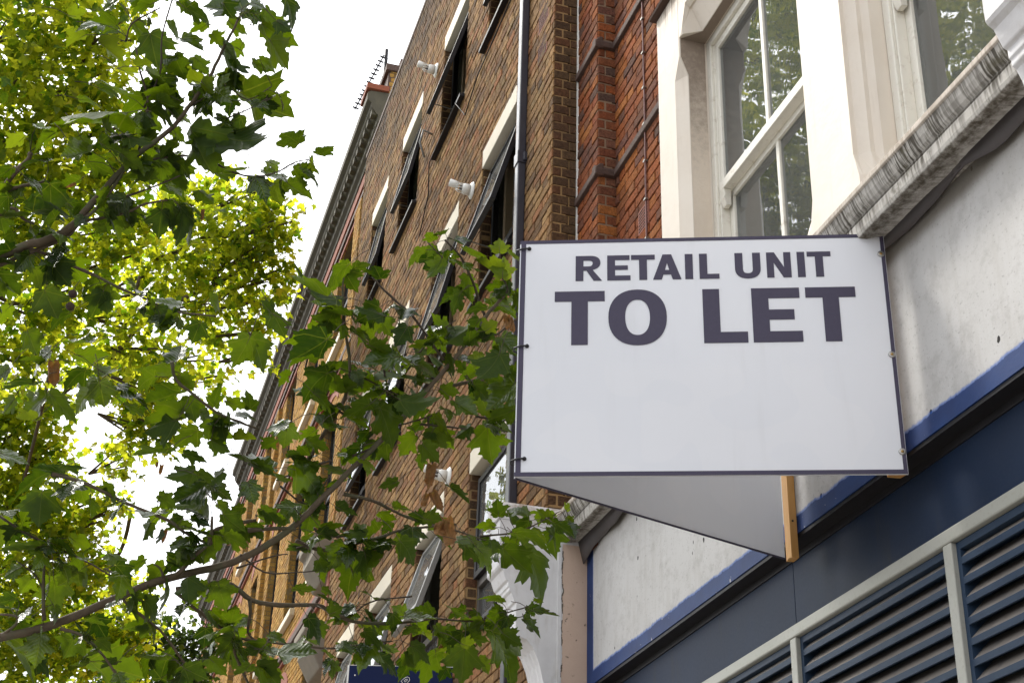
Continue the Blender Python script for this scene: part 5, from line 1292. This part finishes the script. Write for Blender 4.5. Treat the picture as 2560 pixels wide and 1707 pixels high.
def console(x0, x1):
    m = MB(); nx = 24
    prof = [(-2.765, 3.16), (-2.225, 3.16), (-2.225, 2.88), (-2.232, 2.868), (-2.25, 2.855), (-2.262, 2.82), (-2.272, 2.795), (-2.285, 2.79), (-2.285, 2.76), (-2.292, 2.755), (-2.292, 2.735), (-2.305, 2.725), (-2.318, 2.69), (-2.322, 2.672), (-2.335, 2.668), (-2.335, 2.50), (-2.335, 2.475), (-2.36, 2.475), (-2.40, 2.462), (-2.44, 2.42), (-2.475, 2.34), (-2.505, 2.22), (-2.54, 2.05), (-2.575, 1.8), (-2.60, 1.45), (-2.61, 1.0), (-2.765, 1.0)]
    secs = []
    for i in range(nx + 1):
        x = x0 + (x1 - x0) * i / nx; q = []
        for j, (y, z) in enumerate(prof):
            if 17 <= j <= 25 and 0 < i < nx:
                fl = .010 * abs(math.sin(math.pi * 4 * i / nx)) * (0 if i in (0, nx) else 1); q.append((x, y - fl, z - fl * .5))
            else: q.append((x, y, z))
        secs.append(q)
    m.loft(secs)
    # round-backed cap running out from the wall
    r = (x1 - x0) / 2; xc = (x0 + x1) / 2; arc = [(xc + r * math.cos(math.pi * k / 16), 3.161 + .15 * math.sin(math.pi * k / 16)) for k in range(17)]
    m.loft([[(x, y, z) for x, z in arc] for y in (-2.765, -2.232, -2.222)])
    m.loft([[(xc + (x - xc) * 1.04, y, 3.16 + (z - 3.16) * 1.06) for x, z in arc] for y in (-2.236, -2.212)])
    # raised bead along the side where the fascia starts
    m.box(x0 - .006, x0 + .01, -2.606, -2.580, 1.0, 3.06)
    m.box(x0 + .02, x1 - .02, -2.765, -2.62, -1.6, 1.0)
    o = m.build('console_bracket', M['console'], sf, bevel=.004)
    h = MB()
    for i, (qx, qz) in enumerate(((.16, 2.58), (.08, 2.585), (.045, 2.60))):
        h.lathe((x0 + qx, -2.336, qz), (0, 1, 0), [(0, 0), (0, .022 - .006 * (i > 0)), (.004, .018 - .006 * (i > 0)), (.0042, 0)], 14)
    h.build('boss', M['console'], o)
    return o
console(7.848, 8.095)
console(2.615, 2.872)

# ------------------------------------------------------------ TO LET board
A = Vector((4.782, -1.403, 0)); B = Vector((4.272, -2.70, 0)); B2 = Vector((5.212, -2.70, 0))
ZT, ZB = 3.086, 2.092
tb = thing('to_let_board', 'white V-shaped estate board lettered RETAIL UNIT TO LET jutting from the shop front', 'sign board', (4.77, -2.7, 2.1))
def panel_axes(P, Q):
    u = (Q - P); L = u.length; u = u / L; n = u.cross(Vector((0, 0, 1))); return u, n, L
uF, nF, LF = panel_axes(A, B)
if nF.dot(-A) < 0: nF = -nF
uR, nR, LR = panel_axes(A + Vector((.006, -.006, 0)), B2)
if nR.dot(Vector((1, .3, 0))) < 0: nR = -nR
Z3 = Vector((0, 0, 1))
m = MB(); m.obox(A + Z3 * ZB - nF * .009, uF * 1.394, nF * .009, Z3 * (ZT - ZB)); front = m.build('front_panel', M['sign_white'], tb, bevel=.001)
m = MB(); m.obox(A + Vector((.012, -.008, 0)) + Z3 * ZB, uR * (LR - .02), nR * .009, Z3 * (ZT - ZB)); rear = m.build('rear_panel', M['sign_white'], tb, bevel=.001)
def on_board(x, z, d=0.0): return A + uF * x + Z3 * z + nF * d
m = MB(); t_ = .0015
for x0, x1, z0, z1 in ((.0, 1.392, ZT - .015, ZT - .0005), (.0, 1.392, ZB + .0005, ZB + .017), (.004, .023, ZB + .017, ZT - .015), (1.378, 1.392, ZB + .017, ZT - .015)):
    m.obox(on_board(x0, z0, .0005), uF * (x1 - x0), nF * t_, Z3 * (z1 - z0))
m.obox(A + Vector((.012, -.008, 0)) + Z3 * (ZB - .0015) - nR * .0005, uR * (LR - .02), nR * .010, Z3 * .004)
m.build('border', M['ink'], front)
def bez(pts, n=10):
    o = []
    for p0, p1, p2, p3 in pts:
        for i in range(n):
            t = i / n; o.append(tuple((1 - t) ** 3 * a + 3 * (1 - t) ** 2 * t * b + 3 * (1 - t) * t * t * c + t ** 3 * d for a, b, c, d in zip(p0, p1, p2, p3)))
    return o
def oval(cx, cz, rx, rz, e=2.25, n=48):
    return [(cx + rx * math.copysign(abs(math.cos(6.28318 * i / n)) ** (2 / e), math.cos(6.28318 * i / n)), cz + rz * math.copysign(abs(math.sin(6.28318 * i / n)) ** (2 / e), math.sin(6.28318 * i / n))) for i in range(n)]
def rect(x0, x1, z0, z1): return [(x0, z0), (x1, z0), (x1, z1), (x0, z1)]
GL = []
def gE(x0, x1, z0, z1, st, bt, bm, bb_, xm):
    zm = z0 + (z1 - z0) * .505
    GL.append([[(x0, z0), (x1, z0), (x1, z0 + bb_), (x0 + st, z0 + bb_), (x0 + st, zm - bm / 2), (xm, zm - bm / 2), (xm, zm + bm / 2), (x0 + st, zm + bm / 2), (x0 + st, z1 - bt), (x1 - .003, z1 - bt), (x1 - .003, z1), (x0, z1)]])
def gT(x0, x1, z0, z1, st, bt):
    c = (x0 + x1) / 2
    GL.append([[(c - st / 2, z0), (c + st / 2, z0), (c + st / 2, z1 - bt), (x1, z1 - bt), (x1, z1), (x0, z1), (x0, z1 - bt), (c - st / 2, z1 - bt)]])
za, zb = 2.9005, 3.0115; s1 = .030; b1 = .021
# R
x0, x1 = .2165, .318; bw = x1 - x0
bowl = [(x0, za), (x0 + s1, za), (x0 + s1, za + .045), (x0 + .042, za + .045), (x1 - .032, za), (x1, za), (x1 - .036, za + .048)] + bez([((x1 - .036, za + .048), (x1 - .014, za + .055), (x1 - .006, za + .066), (x1 - .006, za + .080)), ((x1 - .006, za + .080), (x1 - .006, za + .101), (x1 - .022, zb), (x1 - .045, zb))])[1:] + [(x1 - .045, zb), (x0, zb)]
inn = [(x0 + s1, zb - b1), (x1 - .050, zb - b1)] + bez([((x1 - .050, zb - b1), (x1 - .040, zb - b1), (x1 - .036, zb - .026), (x1 - .036, zb - .033)), ((x1 - .036, zb - .033), (x1 - .036, zb - .041), (x1 - .041, zb - .047), (x1 - .050, zb - .047))])[1:] + [(x1 - .050, zb - .047), (x0 + s1, zb - .047)]
GL.append([bowl, inn])
gE(.338, .427, za, zb, s1, b1, .019, b1, .417)
gT(.430, .521, za, zb, s1, b1)
GL.append([[(.513, za), (.546, za), (.5527, za + .022), (.5815, za + .022), (.588, za), (.621, za), (.584, zb), (.5505, zb)], [(.559, za + .042), (.5753, za + .042), (.567, za + .074)]])
GL.append([rect(.6355, .6655, za, zb)])
GL.append([[(.690, za), (.765, za), (.765, za + b1), (.720, za + b1), (.720, zb), (.690, zb)]])
def gU(x0, x1):
    st = .030
    o = [(x0, zb), (x0, za + .042)] + bez([((x0, za + .042), (x0, za + .014), (x0 + .018, za - .002), ((x0 + x1) / 2, za - .002)), (((x0 + x1) / 2, za - .002), (x1 - .018, za - .002), (x1, za + .014), (x1, za + .042))])[1:] + [(x1, za + .042), (x1, zb), (x1 - st, zb), (x1 - st, za + .042)] + bez([((x1 - st, za + .042), (x1 - st, za + .026), (x1 - st - .006, za + .021), ((x0 + x1) / 2, za + .021)), (((x0 + x1) / 2, za + .021), (x0 + st + .006, za + .021), (x0 + st, za + .026), (x0 + st, za + .042))])[1:] + [(x0 + st, za + .042), (x0 + st, zb)]
    GL.append([o])
gU(.825, .922)
GL.append([[(.945, za), (.972, za), (.972, za + .066), (1.007, za), (1.037, za), (1.037, zb), (1.010, zb), (1.010, za + .045), (.975, zb), (.945, zb)]])
GL.append([rect(1.0605, 1.0895, za, zb)])
gT(1.0985, 1.188, za, zb, s1, b1)
zc, zd = 2.6235, 2.8545
gT(.1375, .328, zc, zd, .0625, .044)
GL.append([oval(.4515, 2.7385, .110, .1195), oval(.4515, 2.738, .0465, .076)])
GL.append([[(.6975, zc), (.861, zc), (.861, zc + .046), (.7605, zc + .046), (.7605, zd), (.6975, zd)]])
gE(.8805, 1.063, zc, zd, .063, .044, .043, .046, 1.037)
gT(1.082, 1.268, zc, zd, .0605, .044)
def flat_shapes(name, shapes, place, th, mat, parent):
    """outlines with holes -> thin solid lettering"""
    cu = bpy.data.curves.new(name + '_outline', 'CURVE'); cu.dimensions = '2D'; cu.fill_mode = 'BOTH'; cu.extrude = th / 2
    for sh in shapes:
        for lp in sh:
            sp = cu.splines.new('POLY'); sp.points.add(len(lp) - 1); sp.use_cyclic_u = True
            for i, (x, z) in enumerate(lp): sp.points[i].co = (x, z, 0, 1)
    tmp = bpy.data.objects.new(name + '_tmp', cu); COL.objects.link(tmp)
    dg = bpy.context.evaluated_depsgraph_get(); me = bpy.data.meshes.new_from_object(tmp.evaluated_get(dg))
    COL.objects.unlink(tmp); bpy.data.objects.remove(tmp); bpy.data.curves.remove(cu)
    for v in me.vertices: v.co = place(*v.co)
    me.materials.clear(); me.materials.append(mat); me.name = name
    bm = bmesh.new(); bm.from_mesh(me); bmesh.ops.recalc_face_normals(bm, faces=bm.faces); bm.to_mesh(me); bm.free()
    return link(name, me, parent)
flat_shapes('lettering', GL, lambda x, z, d: on_board(x, z, .0014 + d), .0016, M['ink'], front)
for z in (3.046, 2.619, 2.159):      # cable ties through the apex
    m = MB(); m.tube([on_board(.040, z + .002, .006), on_board(.012, z, .010), on_board(-.012, z - .006, .004), on_board(-.016, z - .012, -.012), on_board(.004, z - .01, -.03)], .0035, 6); m.lathe(on_board(.036, z + .002, .001), nF, [(0, 0), (0, .008), (.006, .007), (.006, .003), (.008, .003), (.008, 0)], 12)
    m.build('cable_tie', M['tie'], tb, True)
for x, z in ((1.377, 2.995), (1.379, 2.565), (1.380, 2.177)):
    m = MB(); m.lathe(on_board(x, z, .002), nF, [(0, 0), (0, .0135), (.002, .013), (.003, .009), (.0031, 0)], 18); w_ = m.build('washer', M['steel'], tb, True)
    m = MB(); m.lathe(on_board(x, z, .005), nF, [(0, 0), (0, .006), (.002, .005), (.003, 0)], 12); m.build('screw', M['brass'], w_, True)
def batten(c, ux, zl):
    m = MB(); rng = random.Random(int(c.x * 100)); uy = Vector((0, 1, 0))
    w_, d_ = .05, ux
    rag = [rng.uniform(-.004, .004) for _ in range(4)]
    m.loft([[(c.x, c.y, zl + rag[0]), (c.x + w_, c.y, zl + rag[1]), (c.x + w_, c.y + d_, zl + rag[2]), (c.x + w_ * .5, c.y + d_ * 1.02, zl + .008), (c.x, c.y + d_, zl + rag[3])]] + [[(c.x, c.y, 3.10), (c.x + w_, c.y, 3.10), (c.x + w_, c.y + d_, 3.10), (c.x + w_ * .5, c.y + d_ * 1.02, 3.10), (c.x, c.y + d_, 3.10)]])
    return m.build('batten', M['pine'], tb, bevel=.002)
batten(Vector((4.368, -2.757, 0)), .055, 2.138)
bt = batten(Vector((5.232, -2.757, 0)), .034, 2.108)
m = MB(); m.lathe((5.232, -2.738, 2.27), (-1, 0, 0), [(0, 0), (0, .005), (.002, .004), (.0021, 0)], 10); m.build('screw', M['black_metal'], bt)

# ------------------------------------------------------------ blue estate board lower down
eb = thing('estate_board', 'dark blue board with white outlined letters low behind the leaves', 'sign board', (10.3, -2.58, 2.0))
P, Q = Vector((10.41, -1.87, 0)), Vector((10.18, -2.575, 0)); uE, nE, LE = panel_axes(P, Q)
if nE.dot(-P) < 0: nE = -nE
m = MB(); m.obox(P + Z3 * 2.05, uE * LE, -nE * .012, Z3 * .88); pn = m.build('panel', M['board_blue'], eb, bevel=.001)
m = MB()
m.obox(P + Z3 * 2.05 + nE * .0005 - uE * .012, uE * .012, -nE * .014, Z3 * .882); m.obox(P + Z3 * 2.9305, uE * LE, -nE * .013, Z3 * .004); m.build('edge_strip', M['white_plastic'], eb)
m = MB(); m.lathe(P + uE * .045 + Z3 * 2.86, nE, [(0, 0), (0, .006), (.003, .005), (.003, 0)], 10); m.build('screw', M['white_plastic'], eb)
def stroke(pts, o, ang, sc):
    c, s = math.cos(ang), math.sin(ang); return [P + uE * (o[0] + (x * c - z * s) * sc) + Z3 * (o[1] + (x * s + z * c) * sc) + nE * .002 for x, z in pts]
m = MB()
pO = [(0, 0), (0, 1), (.45, 1), (.62, .93), (.7, .78), (.62, .62), (.45, .55), (.2, .55), (.2, 0), (0, 0)]; pI = [(.2, .72), (.2, .85), (.42, .85), (.5, .78), (.42, .72), (.2, .72)]
eO = [(0, 0), (0, 1), (.6, 1), (.6, .83), (.2, .83), (.2, .6), (.55, .6), (.55, .43), (.2, .43), (.2, .17), (.6, .17), (.6, 0), (0, 0)]
for sh, o in ((pO, (.43, 2.76)), (pI, (.43, 2.76)), (eO, (.365, 2.69))): m.tube(stroke(sh, o, R_(40), .085), .0022, 5)
m.build('lettering', M['white_plastic'], pn)
# ------------------------------------------------------------ trees
def leaf_shape(kind, seed, res=1):
    """a lobed plane leaf in the x-y plane, base at the origin, tip near (0, 1); returns verts, triangles, flat coordinates"""
    rng = random.Random(seed)
    half = [(0.0, -0.02), (0.09, -0.09), (0.20, -0.12), (0.30, -0.06), (0.31, 0.00), (0.43, 0.05), (0.38, 0.12), (0.365, 0.19), (0.46, 0.24), (0.50, 0.34), (0.66, 0.46), (0.53, 0.49), (0.50, 0.57), (0.39, 0.545), (0.285, 0.535), (0.275, 0.62), (0.33, 0.71), (0.235, 0.745), (0.215, 0.835), (0.115, 0.87), (0.085, 0.93)]
    if res == 0: half = [(0, -.02), (.20, -.10), (.32, 0), (.43, .06), (.36, .18), (.48, .30), (.66, .46), (.48, .53), (.28, .53), (.30, .70), (.17, .82)]
    j = 0.022 if res else 0.05
    R = [(x * rng.uniform(.94, 1.08) + rng.uniform(-j, j) * (x > 0), y + rng.uniform(-j, j)) for x, y in half]
    L = [(-x * rng.uniform(.94, 1.08) + rng.uniform(-j, j) * (x > 0), y + rng.uniform(-j, j)) for x, y in half[1:]]
    out = R + [(rng.uniform(-.03, .03), 1.06)] + L[::-1]
    if res:
        inn = [(x * k, y) for y in np.arange(0.02, 0.95, 0.115) for x, k in ((0, 1), (.10, 1), (-.10, 1), (.22, 1), (-.22, 1), (.34, 1), (-.34, 1))]
        pts = [Vector(p) for p in out]; n = len(out)
        def inside(p):
            c = False
            for i in range(n):
                a, b = out[i], out[(i + 1) % n]
                if (a[1] > p[1]) != (b[1] > p[1]) and p[0] < (b[0] - a[0]) * (p[1] - a[1]) / (b[1] - a[1]) + a[0]: c = not c
            return c
        pts += [Vector(p) for p in inn if inside(p) and min((Vector(p) - q).length for q in pts[:n]) > .035]
        v, e, f, *_ = delaunay_2d_cdt(pts, [], [list(range(n))], 1, 1e-5)
        v = [(p.x, p.y) for p in v]; f = [tuple(t) for t in f]
    else:
        v = out + [(0, .12), (0, .5)]; n = len(out); f = []
        for i in range(n):
            k = (i + 1) % n; c = n if (out[i][1] + out[k][1]) < .62 else n + 1
            f.append((i, k, c))
            c2 = n if (out[k][1] + out[(k + 1) % n][1]) < .62 else n + 1
            if c2 != c: f.append((k, n + (c2 == n + 1), n + (c == n + 1)) if False else (c, k, c2))
    fl = np.array(v); x, y = fl[:, 0], fl[:, 1]; r = np.hypot(x, y)
    th = np.arctan2(np.abs(x), y)
    if kind == 'dead':
        c1, c2, c3 = rng.uniform(1.9, 3.0), rng.uniform(.6, 1.8), rng.uniform(0, 6)
        ang = c1 * 1.6 * x; rad = 1 / (c1 * 1.6)
        X = np.sin(ang) * rad; Z = (1 - np.cos(ang)) * rad
        Z = Z + .11 * np.sin(9 * y + c3 + 5 * x) + .09 * np.sin(17 * x + c3 + 4 * y)
        an2 = c2 * y; Y = np.sin(an2) / c2; Z = Z - (1 - np.cos(an2)) / c2
        P = np.stack([X, Y, Z], 1)
    else:
        fold = rng.uniform(.05, .65); curl = rng.uniform(-.55, .30); tw = rng.uniform(-.5, .5); rp = rng.uniform(.02, .075); ph = rng.uniform(0, 6)
        if kind == 'young': fold = rng.uniform(.4, .9); curl = rng.uniform(-.1, .7); rp = .06
        Z = fold * np.abs(x) * .75 + curl * y * y - rng.uniform(0, .35) * x * x + tw * x * y
        vd = np.minimum.reduce([np.abs(r * np.sin(th - k)) for k in (0, .86, 1.75)])
        Z = Z + np.minimum(vd, .12) * .35 + rp * np.sin(11 * y + ph + 6 * np.abs(x)) * np.abs(x) * 2
        P = np.stack([x, y, Z], 1)
    return P, np.array(f, dtype=np.int32), fl

class Leaves:
    def __init__(s): s.V, s.F, s.A, s.Y, s.n = [], [], [], [], 0
    def put(s, proto, base, ax, nor, L, rnd, young=0.0, wid=1.0):
        P, f, fl = proto
        ax = np.array(ax, float); ax /= np.linalg.norm(ax); nor = np.array(nor, float); nor -= ax * (nor @ ax); nor /= np.linalg.norm(nor) + 1e-9
        sd = np.cross(ax, nor)
        V = np.array(base) + L * (P[:, :1] * wid * sd + P[:, 1:2] * ax + P[:, 2:3] * nor)
        s.V.append(V); s.F.append(f + s.n); s.n += len(V)
        s.A.append(np.column_stack([fl, np.full(len(fl), rnd)])); s.Y.append(np.full(len(fl), young))
    def build(s, name, mat, parent, tubes=None, tmat=None):
        V = np.concatenate(s.V); F = np.concatenate(s.F); A = np.concatenate(s.A); Y = np.concatenate(s.Y)
        nl = len(F); mi = np.zeros(nl, dtype=np.int32); faces = F
        me = bpy.data.meshes.new(name)
        tv, tf = (tubes.v, tubes.f) if tubes else ([], [])
        nV = len(V); allV = np.concatenate([V, np.array(tv).reshape(-1, 3)]) if tv else V
        loops = F.ravel(); starts = np.arange(nl) * 3; tot = np.full(nl, 3)
        if tv:
            extra = [i + nV for f in tf for i in f]; lt = np.array([len(f) for f in tf])
            st2 = len(loops) + np.concatenate([[0], np.cumsum(lt)[:-1]])
            loops = np.concatenate([loops, extra]); starts = np.concatenate([starts, st2]); mi = np.concatenate([mi, np.ones(len(tf), dtype=np.int32)])
            A = np.concatenate([A, np.zeros((len(tv), 3))]); Y = np.concatenate([Y, np.zeros(len(tv))])
        me.vertices.add(len(allV)); me.vertices.foreach_set('co', allV.ravel().astype(np.float32))
        me.loops.add(len(loops)); me.loops.foreach_set('vertex_index', loops.astype(np.int32))
        me.polygons.add(len(starts)); me.polygons.foreach_set('loop_start', starts.astype(np.int32))
        me.materials.append(mat)
        if tmat: me.materials.append(tmat)
        me.polygons.foreach_set('material_index', mi); me.polygons.foreach_set('use_smooth', np.ones(len(starts), dtype=bool))
        me.update(calc_edges=True); me.validate()
        a = me.attributes.new('lpos', 'FLOAT_VECTOR', 'POINT'); a.data.foreach_set('vector', A.ravel().astype(np.float32))
        y = me.attributes.new('young', 'FLOAT', 'POINT'); y.data.foreach_set('value', Y.astype(np.float32))
        return link(name, me, parent)

NEAR = [leaf_shape('leaf', k) for k in range(14)]
YOUNG = [leaf_shape('young', 50 + k) for k in range(5)]
WITH = [leaf_shape('dead', 80 + k) for k in range(8)]
FAR = [leaf_shape('leaf', 120 + k, 0) for k in range(8)]
rng = random.Random(77)
nt = thing('plane_tree', 'near plane tree whose leafy boughs reach across the picture towards the sign', 'tree', (5.3, 3.3, -1.6))
def smooth(pts, k=3):
    """Catmull-Rom through (x, y, z, r)"""
    P = [np.array(p) for p in pts]; P = [2 * P[0] - P[1]] + P + [2 * P[-1] - P[-2]]; o = []
    for i in range(1, len(P) - 2):
        for j in range(k):
            t = j / k; a, b, c, d = P[i - 1], P[i], P[i + 1], P[i + 2]
            o.append(.5 * (2 * b + (c - a) * t + (2 * a - 5 * b + 4 * c - d) * t * t + (3 * b - a - 3 * c + d) * t ** 3))
    return o + [P[-2]]
m = MB(); m.tube([(5.3, 3.3, -1.7), (5.28, 3.25, .6), (5.35, 3.1, 2.6), (5.2, 2.9, 5.2), (5.3, 2.8, 8.2)], [.30, .25, .22, .16, .09], 14); m.build('trunk', M['bark'], nt, True)
m = MB(); m.tube([(5.32, 3.2, 1.0), (5.5, 2.2, 1.12), (5.62, 1.0, 1.35), (5.694, .281, 1.571)], [.07, .05, .035, .022], 10); m.build('limb', M['bark'], nt, True)
m = MB(); m.tube([(5.30, 3.1, 2.2), (5.2, 2.0, 2.45), (5.2, 1.0, 2.62), tuple(TWIGS[1][0][:3])], [.06, .045, .032, .02], 10); m.build('limb', M['bark'], nt, True)
m = MB(); m.tube([(5.30, 3.1, 2.5), (5.2, 2.2, 2.7), (5.2, 1.2, 2.62), tuple(TWIGS[2][0][:3])], [.04, .03, .022, .012], 10); m.build('limb', M['bark'], nt, True)
for i, tw in enumerate(TWIGS):
    S = smooth(tw, 4 if i < 3 else 3); m = MB(); k = .0012 if i > 2 else .002
    pts = [(q[0] + rng.uniform(-k, k), q[1] + rng.uniform(-k, k), q[2] + rng.uniform(-k, k)) for q in S]
    rad = [max(.0014, q[3] * (1 + .22 * (j % 4 == 0) * (i > 2))) for j, q in enumerate(S)]
    m.tube(pts, rad, 9 if i < 3 else 6)
    m.build('branch', M['bark'] if tw[0][3] > .006 else M['twig'], nt, True)
# leaves set where the photo shows them
LV, PT = Leaves(), MB()
TP = np.array([q[:3] for t in TWIGS for q in smooth(t, 4)])
def petiole(b, ax, L):
    d = np.linalg.norm(TP - b, axis=1); j = int(np.argmin(d))
    if d[j] < .01: return
    e = TP[j] if d[j] < .17 else b - np.array(ax) * .10 + np.array((0, 0, .02))
    mid = (b + e) / 2 + np.array((0, 0, .012)) - np.array(ax) * .01
    PT.tube([tuple(e), tuple(mid), tuple(b), tuple(b + np.array(ax) * .03)], [.0017, .0015, .0013, .0008], 5)
for q in LEAVES:
    b, t, n, k = np.array(q[:3]), np.array(q[3:6]), q[6:9], int(q[9])
    L = np.linalg.norm(t - b) * .97; ax = (t - b) / np.linalg.norm(t - b)
    yk = k == 2
    LV.put(rng.choice(YOUNG if yk else NEAR), b, ax, n, max(L, .035), rng.random(), rng.uniform(.35, 1) if yk else max(0, rng.gauss(-.05, .12)), min(1.5, max(.8, .085 / max(L, .05))) if L < .085 else 1.0)
    petiole(b, ax, L)
# smaller leaves filling in along every twig
for ti, tw in enumerate(TWIGS):
    S = smooth(tw, 4); ln = sum(np.linalg.norm(S[i + 1][:3] - S[i][:3]) for i in range(len(S) - 1))
    thick = tw[0][3] > .011
    bare = ti in BARE
    n = int(ln * (4 if thick else 25)) if not bare else int(ln * 1.5)
    for _ in range(n):
        i = rng.randrange(len(S) - 1) if not thick else rng.randrange(len(S) // 2, len(S) - 1)
        p = S[i][:3]; d = np.array((rng.gauss(0, 1), rng.gauss(0, 1), rng.gauss(-.1, .6))); d /= np.linalg.norm(d)
        b = p + d * rng.uniform(.03, .09); ax = d * .8 + np.array((0, 0, -rng.uniform(.1, .9))); ax /= np.linalg.norm(ax)
        nn = np.array((rng.gauss(0, .45), rng.gauss(0, .45), 1.0)); L = rng.uniform(.055, .13)
        if (b @ np.array((.849, -.245, .468))) < 5.72 and b[1] < -1.25: continue
        LV.put(rng.choice(NEAR), b, ax, nn, L, rng.random(), max(0, rng.gauss(-.05, .15)))
        PT.tube([tuple(p), tuple((p + b) / 2 + np.array((0, 0, .006))), tuple(b)], .0013, 5)
LV.build('foliage', M['leaf'], nt, PT, M['twig'])
for q in DEAD:
    lv = Leaves(); b, t = np.array(q[:3]), np.array(q[3:6]); L = np.linalg.norm(t - b)
    lv.put(rng.choice(WITH), b, (t - b) / L, q[6:9], L * .85, rng.random(), 0, .8)
    o = lv.build('withered_leaf', M['leaf_dead'], nt); o['label'] = 'dry brown curled leaf'
for c in ((5.105, .226, 2.712), (5.107, .227, 2.660)):
    m = MB(); m.lathe(Vector(c) - Vector((0, 0, .0165)), (0, 0, 1), [(.0165 - .0165 * math.cos(math.pi * k / 12), .0165 * math.sin(math.pi * k / 12)) for k in range(13)], 18)
    sb = m.build('seed_ball', M['seed'], nt, True)
m = MB(); m.tube([(5.13, .21, 2.79), (5.11, .225, 2.74), (5.106, .227, 2.67)], .0012, 5); m.build('seed_stalk', M['twig'], nt)
# the same tree's crown higher up, out of view, added to shade the boughs
lv = Leaves(); wm = MB()
for c in ((5.0, 2.4, 6.4, 1.5), (6.2, 3.2, 7.6, 1.6), (4.6, 4.2, 7.0, 1.6)):
    wm.tube([(5.25, 3.0, 4.6), ((c[0] + 5.25) / 2, (c[1] + 3) / 2, c[2] - .9), c[:3]], [.07, .045, .02], 7)
    for _ in range(520):
        d = np.array([rng.gauss(0, 1) for _ in range(3)]); d /= np.linalg.norm(d)
        b = np.array(c[:3]) + d * c[3] * rng.uniform(.35, 1.0); ax = d + np.array((0, 0, -.6))
        lv.put(rng.choice(FAR), b, ax, (rng.gauss(0, .4), rng.gauss(0, .4), 1), rng.uniform(.13, .22), rng.random())
lv.build('crown', M['leaf'], nt, wm, M['bark'])

# plane trees along the street beyond
INFO = {0: ('sunlit plane tree with a rounded yellow-green crown against the terrace cornice', (17.5, 5.0)), 1: ('bright yellow-green plane tree filling the upper left behind the near boughs', (14.5, 5.6)),
        2: ('plane tree at the lower left, seen through the near branches', (19.0, 4.2)), 3: ('dark green distant tree low beside the far end of the terrace', (25.0, 2.6))}
for t in range(4):
    lab, (bx, by) = INFO[t]
    o = thing('plane_tree', lab, 'tree', (bx, by, -1.6), 'plane trees along the street')
    cl = [np.array(c) for c in CLUMPS if int(c[5]) == t]
    cz = np.mean([c[:3] for c in cl], axis=0)
    m = MB(); top = (bx, max(by - 1.4, 3.4) if t < 3 else by - .6, cz[2] * .8)
    m.tube([(bx, by, -1.7), (bx, by, .8), ((bx + top[0]) / 2, (by * .7 + top[1] * .3), cz[2] * .45), top], [.28, .22, .14, .04], 12); m.build('trunk', M['bark'], o, True)
    for (tt, pts) in FAR_LIMBS:
        if tt == t:
            S = smooth(pts, 4); m = MB(); m.tube([tuple(q[:3]) for q in S], [q[3] for q in S], 8); m.build('limb', M['bark'], o, True)
    lv, wm = Leaves(), MB()
    view = np.array((.849, -.245, .468))
    sx = np.array((-.290, -.9565, .026)); su = np.array((-.442, .158, .883))
    for c in cl:
        rx, ry = c[3] * 1.0, c[4] * 1.0; rd = max(rx, ry) * 1.1
        area = rx * ry / .32
        n = int({0: 330, 1: 340, 2: 390, 3: 300}[t] * area * DENS * (.35 if c[2] > 12.4 else 1))
        for _ in range(3):
            e = c[:3] + sx * rng.uniform(-.8, .8) * rx + su * rng.uniform(-.8, .8) * ry + view * rng.uniform(-.6, .6) * rd
            s_ = c[:3] * .8 + np.array(top) * .2; mid = (s_ + e) / 2 + np.array((0, 0, .15))
            wm.tube([tuple(c[:3] + (s_ - c[:3]) * .5), tuple((c[:3] + e) / 2 + np.array((rng.uniform(-.1, .1), rng.uniform(-.1, .1), .05))), tuple(e)], [.016, .010, .004], 5)
        # little sprays of leaves scattered through the clump
        ns = max(3, n // 7)
        for _ in range(ns):
            while True:
                q = np.array([rng.uniform(-1, 1) for _ in range(3)])
                if (q @ q) < 1: break
            sp = c[:3] + sx * q[0] * rx + su * q[1] * ry + view * q[2] * rd
            for _ in range(7):
                b = sp + np.array([rng.gauss(0, .11), rng.gauss(0, .11), rng.gauss(0, .09)])
                ax = np.array((rng.gauss(0, 1), rng.gauss(0, 1), rng.gauss(-.5, .6)))
                lv.put(rng.choice(FAR), b, ax, (rng.gauss(0, .6), rng.gauss(0, .6), 1), rng.uniform(.055, .118), rng.random(), 1.0 if rng.random() < .05 else 0.0)
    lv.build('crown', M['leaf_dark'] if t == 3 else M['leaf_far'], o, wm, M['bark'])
